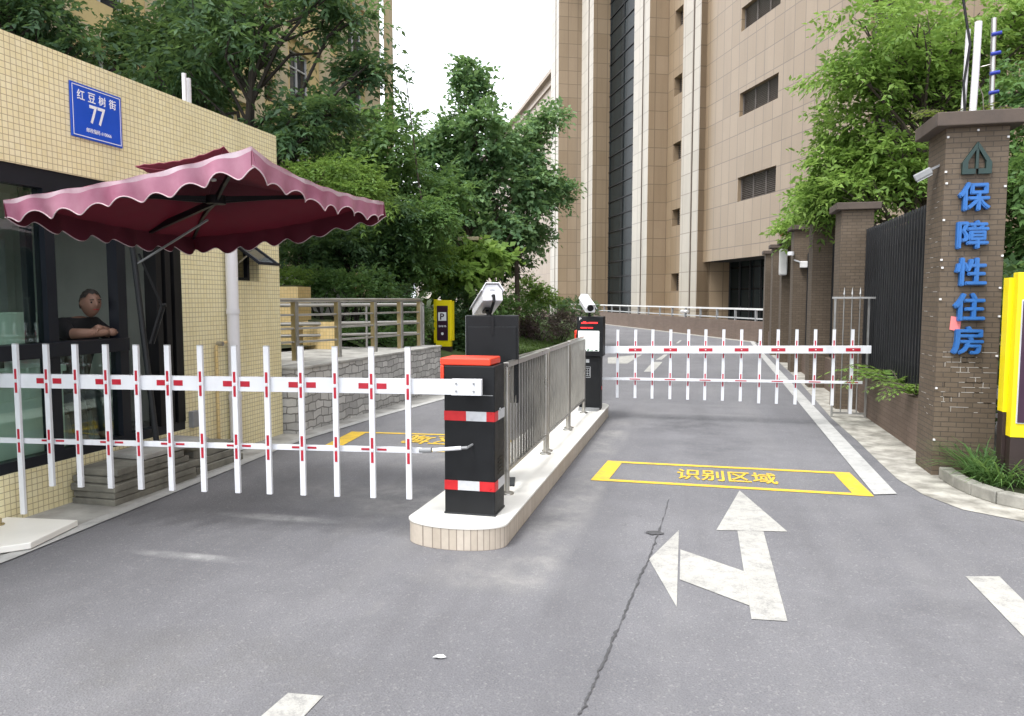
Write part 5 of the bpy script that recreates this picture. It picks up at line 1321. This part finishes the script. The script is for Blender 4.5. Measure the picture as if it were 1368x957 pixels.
# skeleton: pelvis, spine, neck, head base, shoulders, arms folded on the sill, legs
V_ = [(px0 - .20, py0, .78), (px0 - .17, py0, .98), (px0 - .10, py0, 1.22), (px0 - .06, py0, 1.36), (px0 - .02, py0 + .005, 1.45),
      (px0 - .08, py0 - .17, 1.375), (px0 + .04, py0 - .235, 1.315), (px0 + .17, py0 - .20, ZS + .045), (px0 + .235, py0 - .06, ZS + .045), (px0 + .235, py0 - .01, ZS + .05),
      (px0 - .08, py0 + .17, 1.375), (px0 + .01, py0 + .20, 1.31), (px0 + .12, py0 + .165, ZS + .04), (px0 + .175, py0 + .04, ZS + .055), (px0 + .195, py0 - .05, ZS + .085),
      (px0 - .22, py0 - .10, .76), (px0 - .02, py0 - .12, .74), (px0 + .02, py0 - .12, .42), (px0 + .12, py0 - .12, .335), (px0 - .22, py0 + .10, .76), (px0 - .02, py0 + .12, .74), (px0 + .02, py0 + .12, .42), (px0 + .12, py0 + .12, .335)]
E_ = [(0, 1), (1, 2), (2, 3), (3, 4), (3, 5), (5, 6), (6, 7), (7, 8), (8, 9), (3, 10), (10, 11), (11, 12), (12, 13), (13, 14), (0, 15), (15, 16), (16, 17), (17, 18), (0, 19), (19, 20), (20, 21), (21, 22)]
Rr = [(.14, .11), (.145, .105), (.155, .11), (.10, .085), .052, .062, .05, .043, .033, .026, .062, .05, .043, .033, .026, .08, .07, .05, .035, .08, .07, .05, .035]
body = skin('body', V_, E_, Rr, M['skin'], pr_)
# head with face, joined into the body mesh
hc = Vector((px0 + .035, py0 + .02, 1.565)); face = Vector((.93, -.36, -.05)).normalized(); fx = face.cross(up).normalized(); fu = fx.cross(face)
bm = bmesh.new(); bmesh.ops.create_icosphere(bm, subdivisions=4, radius=1.0)
def gauss(p, c, s): return math.exp(-(p - Vector(c)).length_squared / (s * s))
for v in bm.verts:
    p = v.co.copy()  # x right, y front, z up
    w = 1 - .22 * max(0, -p.z) ** 1.3; q = Vector((p.x * .078 * w, p.y * .096 * (1 - .10 * max(0, -p.z)), p.z * .118))
    q.y += .026 * gauss(p, (0, 1, -.12), .16) + .012 * gauss(p, (0, 1, .1), .14) + .010 * gauss(p, (0, .95, -.48), .16) + .010 * gauss(p, (0, .85, -.85), .25) + .005 * gauss(p, (0, .95, .34), .3)
    for s in (-1, 1):
        q.y -= .012 * gauss(p, (s * .36, .9, .12), .17); q.x += s * .018 * gauss(p, (s * 1.0, -.05, -.02), .16); q.y += .004 * gauss(p, (s * .34, .92, .1), .08)
    q.y -= .006 * gauss(p, (0, .95, -.39), .07)
    v.co = q
hm_ = bpy.data.meshes.new('head'); bm.to_mesh(hm_); bm.free()
def append_mesh(o, V, F, mi=0):
    b_ = bmesh.new(); b_.from_mesh(o.data); vv = [b_.verts.new(v) for v in V]
    for f in F:
        try: fc = b_.faces.new([vv[i] for i in f]); fc.smooth = True; fc.material_index = mi
        except Exception: pass
    b_.to_mesh(o.data); b_.free()
og = worg(pr_)
HV = [hc + fx * v.co.x + face * v.co.y + fu * v.co.z - og for v in hm_.vertices]; append_mesh(body, HV, [tuple(p.vertices) for p in hm_.polygons])
# fingers: five short bent chains per hand, wrapped over the opposite forearm
def fingers(wr, dirv, side, down):
    dirv = Vector(dirv).normalized(); side = Vector(side).normalized(); down = Vector(down).normalized(); lens = [.062, .07, .066, .052]
    q = MB(); palm = Vector(wr) + dirv * .035
    q.tube([Vector(wr), palm, palm + dirv * .03], [.026, .036, .030], 8)
    for k in range(4):
        b_ = palm + dirv * .025 + side * (k - 1.5) * .018; l = lens[k]; q.tube([b_, b_ + dirv * l * .45, b_ + dirv * l * .8 + down * l * .3, b_ + dirv * l * .9 + down * l * .62], [.009, .0085, .0075, .005], 6)
    b_ = Vector(wr) + dirv * .012 - side * .03; q.tube([b_, b_ + dirv * .03 - side * .02, b_ + dirv * .058 - side * .018 + down * .008], [.011, .010, .006], 6)
    return q
for q in (fingers(V_[9], (.1, .95, -.1), (1, -.1, 0), (0, .1, -1)), fingers(V_[14], (.15, -.95, -.15), (1, .1, 0), (.1, 0, -1))):
    append_mesh(body, [Vector(v) - og for v in q.v], q.f)
# shirt and trousers, hair, eyes
Vs = [V_[i] for i in (0, 1, 2, 3)] + [(V_[3][0] + .022, V_[3][1], 1.432)] + [V_[5], V_[6], tuple(Vector(V_[6]).lerp(Vector(V_[7]), .35)), V_[10], V_[11], tuple(Vector(V_[11]).lerp(Vector(V_[12]), .35))]
skin('shirt', Vs, [(0, 1), (1, 2), (2, 3), (3, 4), (3, 5), (5, 6), (6, 7), (3, 8), (8, 9), (9, 10)], [(.155, .125), (.16, .12), (.172, .125), (.125, .108), .072, .086, .068, .062, .086, .066, .062], M['shirt'], pr_)
skin('trousers', [V_[i] for i in (0, 15, 16, 17, 19, 20, 21)], [(0, 1), (1, 2), (2, 3), (0, 4), (4, 5), (5, 6)], [(.15, .12), .09, .082, .062, .09, .082, .062], M['dgrey'], pr_)
bm = bmesh.new(); bmesh.ops.create_icosphere(bm, subdivisions=4, radius=1.0)
dele = [v for v in bm.verts if (v.co.z < .30 and v.co.y > -.1) or v.co.z < -.42 or (v.co.y > .55 and v.co.z < .62)]
bmesh.ops.delete(bm, geom=dele, context='VERTS')
for v in bm.verts:
    p = v.co; nz = 1 + .02 * math.sin(p.x * 30 + p.y * 23); q = Vector((p.x * .083 * nz, p.y * .102 * nz, p.z * .125 * nz)); v.co = hc + fx * q.x + face * q.y + fu * q.z - og
hm2 = bpy.data.meshes.new('hair'); bm.to_mesh(hm2); bm.free(); hm2.materials.append(M['hair']); ho = bpy.data.objects.new('hair', hm2); C.objects.link(ho); ho.parent = pr_
for s in (-1, 1):
    c_ = hc + fx * s * .029 + face * .079 + fu * .012; MB().tube([c_ - face * .006, c_ + face * .003, c_ + face * .005], [.011, .008, .002], 10).build('eye', M['matblk'], pr_, smooth=True)
    c_ = hc + fx * s * .030 + face * .088 + fu * .036; MB().bar(c_ - fx * .018, c_ + fx * .018 - fu * .002 * s, .006, .007).build('eyebrow', M['hair'], pr_)
c_ = hc + face * .091 - fu * .047; MB().bar(c_ - fx * .022, c_ + fx * .022, .006, .005).build('mouth', M['crimson'], pr_)
bs = thing('stool', (-5.28, 5.30, .3), 'dark stool under the person inside the gatehouse', 'stool'); MB().box((-5.46, 5.12, .63), (-5.1, 5.48, .67)).build('seat', M['matblk'], bs, bevel=.02)
for sx in (-5.42, -5.14):
    for sy in (5.16, 5.44): MB().bar((sx, sy, .3), (sx, sy, .63), .03).build('leg', M['grey'], bs)

# ================================================================== TREES AND SHRUBS
def at(px_, py_, Y): return onY(px_, py_, Y)
def zb(x, y): return zsoil(x, y) if y > 12.45 else .78
def mk(name, px_, Y, crowns, m, label, seed, trunk_h=None, tx=None, **kw):
    x = at(tx if tx is not None else px_, 400, Y)[0]; z = zb(x, Y)
    cr = []
    for (cx_, cy_, Yc, rx, ry, rz, n) in crowns: cr.append((at(cx_, cy_, Yc), (rx, ry, rz), n))
    return tree(name, (x, Y, z), trunk_h, cr, LF and m, label, seed, **kw)
mk('broadleaf_tree', 60, 10.4, [(25, 75, 10.4, 1.3, 1.4, .8, 10), (65, 25, 10.6, .9, 1.0, .7, 8), (-60, 20, 10.4, 1.8, 1.5, 1.2, 10)], 'dark', 'dark leafy tree behind the gatehouse roof above the street plate', 1, trunk_h=3.2, leaf=.13, lw=.42, twigs=32, nleaf=12, tlen=.5, trunk_r=.12, bark='darkbark', tx=45)
mk('broadleaf_tree', 338, 12.0, [(320, 40, 12.0, 1.7, 1.4, .9, 14), (225, 110, 12.0, 1.1, 1.1, .8, 8), (450, 15, 12.4, .9, .9, .4, 5), (400, 170, 12.4, 1.2, 1.0, .55, 10), (490, 95, 12.6, .35, .4, .3, 3)], 'dark', 'big dark tree with a forked trunk behind the gatehouse, over the umbrella', 2, trunk_h=3.6, leaf=.14, lw=.42, twigs=34, nleaf=12, tlen=.55, trunk_r=.11, bark='darkbark')
mk('broadleaf_tree', 205, 13.6, [(235, 95, 13.6, 1.1, 1.1, 1.0, 12), (185, 60, 13.6, .7, .8, .8, 7), (265, 20, 13.6, 1.0, 1.1, .8, 7)], 'shade', 'deep green tree in shadow between the two dark trees behind the gatehouse', 13, trunk_h=3.0, leaf=.14, lw=.45, twigs=42, nleaf=12, tlen=.5, bark='darkbark')
mk('feathery_tree', 440, 11.6, [(425, 235, 11.6, .85, .8, .30, 9), (480, 262, 11.6, .5, .6, .2, 5), (395, 255, 11.8, .5, .6, .25, 4)], 'lime', 'yellow green feathery tree reaching over the umbrella corner', 3, trunk_h=1.6, leaf=.085, lw=.42, twigs=40, nleaf=14, tlen=.42, trunk_r=.05, droop=.4, flat=.3, tx=345)
mk('broadleaf_tree', 500, 17.0, [(500, 195, 17, 1.3, 1.2, 1.0, 16), (470, 270, 17, 1.6, 1.4, 1.0, 18), (555, 260, 17.4, 1.0, 1.1, 1.1, 12)], 'mid', 'mid green bushy tree rising between the umbrella and the pale spire tree', 4, trunk_h=2.0, leaf=.14, lw=.5, twigs=40, nleaf=10, tlen=.5, trunk_r=.1)
mk('spire_tree', 625, 22.0, [(630, 105, 22, .42, .45, 1.0, 7), (632, 190, 22, 1.2, 1.2, 1.3, 18), (690, 215, 22.5, 1.0, 1.0, 1.3, 10), (590, 230, 22, 1.2, 1.2, 1.3, 14), (640, 275, 22, 1.8, 1.5, 1.5, 22)], 'blue', 'pale green tree with a tall thin leader against the sky', 5, trunk_h=2.6, leaf=.17, lw=.66, twigs=28, nleaf=9, tlen=.55, trunk_r=.1)
mk('leaning_tree', 690, 23.5, [(700, 205, 23.5, .95, .9, 1.1, 12), (728, 165, 23.5, .45, .5, .7, 6), (722, 262, 23.5, .9, .9, .6, 9), (680, 300, 23.5, 1.0, .9, .8, 12), (748, 245, 23.5, .35, .4, .25, 3), (715, 320, 23.5, .55, .5, .5, 6)], 'blue', 'airy tree with a slim bare trunk in front of the stone building', 6, trunk_h=2.2, leaf=.15, lw=.55, twigs=24, nleaf=8, tlen=.5, trunk_r=.085, tx=690)
mk('broad_leaved_tree', 625, 18.6, [(620, 362, 18.6, 1.05, .9, .55, 13), (655, 345, 18.8, .6, .6, .4, 6), (585, 345, 18.8, .6, .6, .4, 6)], 'bright', 'low tree with large pale leaves behind the white camera', 7, trunk_h=.9, leaf=.24, lw=.62, twigs=16, nleaf=7, tlen=.45, trunk_r=.05)
mk('understory_tree', 470, 15.4, [(470, 330, 15.4, 1.5, 1.1, .55, 16), (420, 300, 15.6, .9, .9, .5, 8), (520, 300, 15.6, .9, .9, .5, 8)], 'shade', 'dark layered tree below the feathery one behind the railing', 8, trunk_h=1.3, leaf=.12, lw=.42, twigs=44, nleaf=12, tlen=.5, trunk_r=.06, bark='darkbark', flat=.25, droop=.35)
mk('understory_tree', 545, 16.2, [(545, 330, 16.2, 1.2, 1.0, .5, 13), (575, 295, 16.2, .8, .8, .45, 7), (530, 365, 16.2, 1.1, .8, .35, 10)], 'mid', 'layered mid green tree above the yellow parking sign', 9, trunk_h=1.0, leaf=.12, lw=.42, twigs=42, nleaf=12, tlen=.5, trunk_r=.06, flat=.25, droop=.35)
mk('understory_tree', 660, 27.5, [(655, 330, 27.5, 2.2, 1.4, 1.3, 22), (600, 340, 27, 1.5, 1.2, 1.0, 12)], 'shade', 'shaded tree filling the gap behind the slim trunk', 14, trunk_h=1.5, leaf=.2, lw=.5, twigs=34, nleaf=9, tlen=.6, trunk_r=.08, bark='darkbark')
mk('understory_tree', 400, 14.2, [(405, 345, 14.2, .55, .5, .5, 6)], 'shade', 'small dark tree by the yellow block seen under the umbrella', 15, trunk_h=1.2, leaf=.1, lw=.45, twigs=30, nleaf=10, tlen=.35, trunk_r=.045, bark='darkbark', tx=402)
# bare whip shoots against the sky
wh = thing('bare_shoot', at(545, 300, 17) * np.array([1, 1, 1]), 'bare thin leaning shoot with a few leaves against the white sky', 'branch')
p0_, p1_, p2_ = at(560, 250, 16.6), at(543, 110, 16.6), at(538, 80, 16.6); MB().tube([at(575, 330, 16.6), p0_, p1_, p2_], [.03, .022, .012, .006], 6).build('stem', M['bark'], wh, smooth=True)
quads_object('leaves', sprays(np.random.default_rng(3), [np.array(at(547, y_, 16.6)) for y_ in (100, 140, 180, 215)], [np.array((.09, .09, .12))] * 4, 5, 5, .12, .08, .5), LF['mid'], wh)
# shrubs along the garden
def shrub(name, specs, m, label, seed, **kw):
    bl = [(at(cx_, cy_, Yc), np.array((rx, ry, rz))) for (cx_, cy_, Yc, rx, ry, rz) in specs]; x, y = bl[0][0][0], bl[0][0][1]
    return bush(name, (x, y, max(.75 if y < 12.4 else 0, zb(x, y))), bl, m, label, seed, **kw)
shrub('round_shrub', [(722, 437, 24.0, .72, .6, .48), (700, 440, 24.0, .4, .5, .35)], 'purple', 'larger purple brown round shrub on the lawn slope', 1, twigs=420, nleaf=8, leaf=.055, tlen=.14)
shrub('round_shrub', [(752, 433, 25.5, .5, .5, .45)], 'purple', 'smaller purple brown shrub beside the larger purple one', 2, twigs=420, nleaf=8, leaf=.055, tlen=.14)
shrub('clipped_hedge', [(770, 413, 32, 1.0, .9, .42), (730, 412, 31, .9, .9, .45)], 'shade', 'long dark clipped hedge in front of the stone building foot', 3, twigs=420, nleaf=8, leaf=.08, tlen=.2, cat='hedge')
shrub('garden_shrub', [(705, 388, 26.5, .55, .5, .38), (725, 398, 27, .5, .5, .25)], 'lime', 'yellow green shrub beside the slim bare trunk', 4, twigs=160, nleaf=9, leaf=.12, tlen=.3)
shrub('garden_shrub', [(690, 418, 25, .8, .6, .45), (660, 410, 22, .7, .6, .4)], 'mid', 'mid green loose shrub behind the white camera bracket', 5, twigs=200, nleaf=9, leaf=.11, tlen=.28)
shrub('garden_shrub', [(450, 388, 14.0, .65, .5, .3), (490, 385, 14.0, .6, .5, .32), (415, 378, 13.8, .4, .4, .2)], 'mid', 'loose green shrub just above the golden post railing', 6, twigs=180, nleaf=10, leaf=.08, tlen=.25)
shrub('garden_shrub', [(530, 405, 15, .55, .5, .35), (540, 425, 14.8, .4, .4, .3), (520, 430, 14.4, .5, .4, .25)], 'shade', 'dark shrub behind the end of the railing', 7, twigs=220, nleaf=10, leaf=.08, tlen=.25)
shrub('garden_shrub', [(615, 415, 17.6, .6, .5, .5), (640, 440, 18, .6, .5, .4), (608, 455, 17.4, .3, .3, .3)], 'shade', 'dark shrub between the parking sign and the exit terminal', 8, twigs=220, nleaf=10, leaf=.09, tlen=.25)
shrub('garden_shrub', [(385, 374, 13.0, .35, .4, .16), (345, 374, 13.0, .4, .4, .16)], 'lime', 'bright low plants on the tall yellow planter', 9, twigs=120, nleaf=9, leaf=.07, tlen=.2)
shrub('garden_shrub', [(480, 450, 12.9, .5, .2, .18), (530, 452, 13.2, .5, .2, .2)], 'mid', 'low green ground plants behind the golden posts', 10, twigs=160, nleaf=9, leaf=.07, tlen=.2)
# dark iron fence far left in front of the yellow block
ifn = thing('garden_fence', at(410, 350, 16.5) * np.array([1, 1, 0]) + np.array([0, 0, 1.0]), 'black iron garden fence below the yellow block, seen under the umbrella', 'fence')
a, b = at(330, 350, 17.0), at(460, 350, 17.0); zt = at(400, 315, 17)[2]; zb0 = at(400, 362, 17)[2]
for z in (zt, zb0 + .1): MB().bar((a[0], 17, z), (b[0], 17, z), .05).build('rail', M['iron'], ifn)
for k, x in enumerate(np.linspace(a[0], b[0], 9)): MB().box((x - .03, 16.97, zb0 - .3), (x + .03, 17.03, zt + .08)).build('post', M['iron'], ifn)
w = MB().box((a[0], 16.85, .4), (b[0], 17.2, zb0 + .02)).build('grey_wall', M['concrete']); tag(w, 'grey wall under the black garden fence', 'wall')
# right-hand tree behind the fence
mk('bright_tree', 1215, 13.6, [(1215, 60, 13.6, 1.5, 1.4, .75, 18), (1150, 130, 13.6, .95, .9, .55, 11), (1290, 110, 13.8, 1.1, 1.2, .7, 12), (1180, 235, 13.6, 1.0, 1.0, .75, 16), (1105, 280, 14.2, .55, .6, .4, 7), (1130, 215, 14, .6, .6, .4, 7), (1350, 40, 13.6, .9, 1, .5, 8), (1260, 200, 14.4, 1.0, 1, .9, 12)],
   'bright', 'bright green tree spreading above the black fence and lettered pillar', 10, trunk_h=2.2, leaf=.115, lw=.42, twigs=33, nleaf=11, tlen=.45, trunk_r=.11, droop=.3, flat=.4, tx=1235)
mk('bright_tree', 1380, 11.5, [(1365, 240, 11.5, .55, .8, .8, 12), (1360, 330, 11.5, .5, .8, .5, 8), (1400, 120, 11.5, .6, .8, .5, 6)], 'mid', 'green tree behind the guide sign and lettered pillar', 11, trunk_h=1.6, leaf=.10, lw=.5, twigs=40, nleaf=10, tlen=.4, trunk_r=.07, tx=1400)
mk('bright_tree', 1080, 19.5, [(1085, 300, 19.5, .9, .9, .55, 10), (1120, 270, 19, 1.0, .9, .7, 10)], 'bright', 'low green tree behind the far fence pillars', 12, trunk_h=1.6, leaf=.13, lw=.5, twigs=36, nleaf=10, tlen=.45, trunk_r=.07, tx=1110)
b = bush('hedge', (3.6, 9.5, 0), [((3.5, y, 1.1), np.array((.55, .7, .9))) for y in (7.9, 9.0, 10.2, 11.4, 12.6)], 'shade', 'dark hedge growing behind the black fence', 21, cat='hedge', twigs=170, nleaf=9, leaf=.11, tlen=.3)
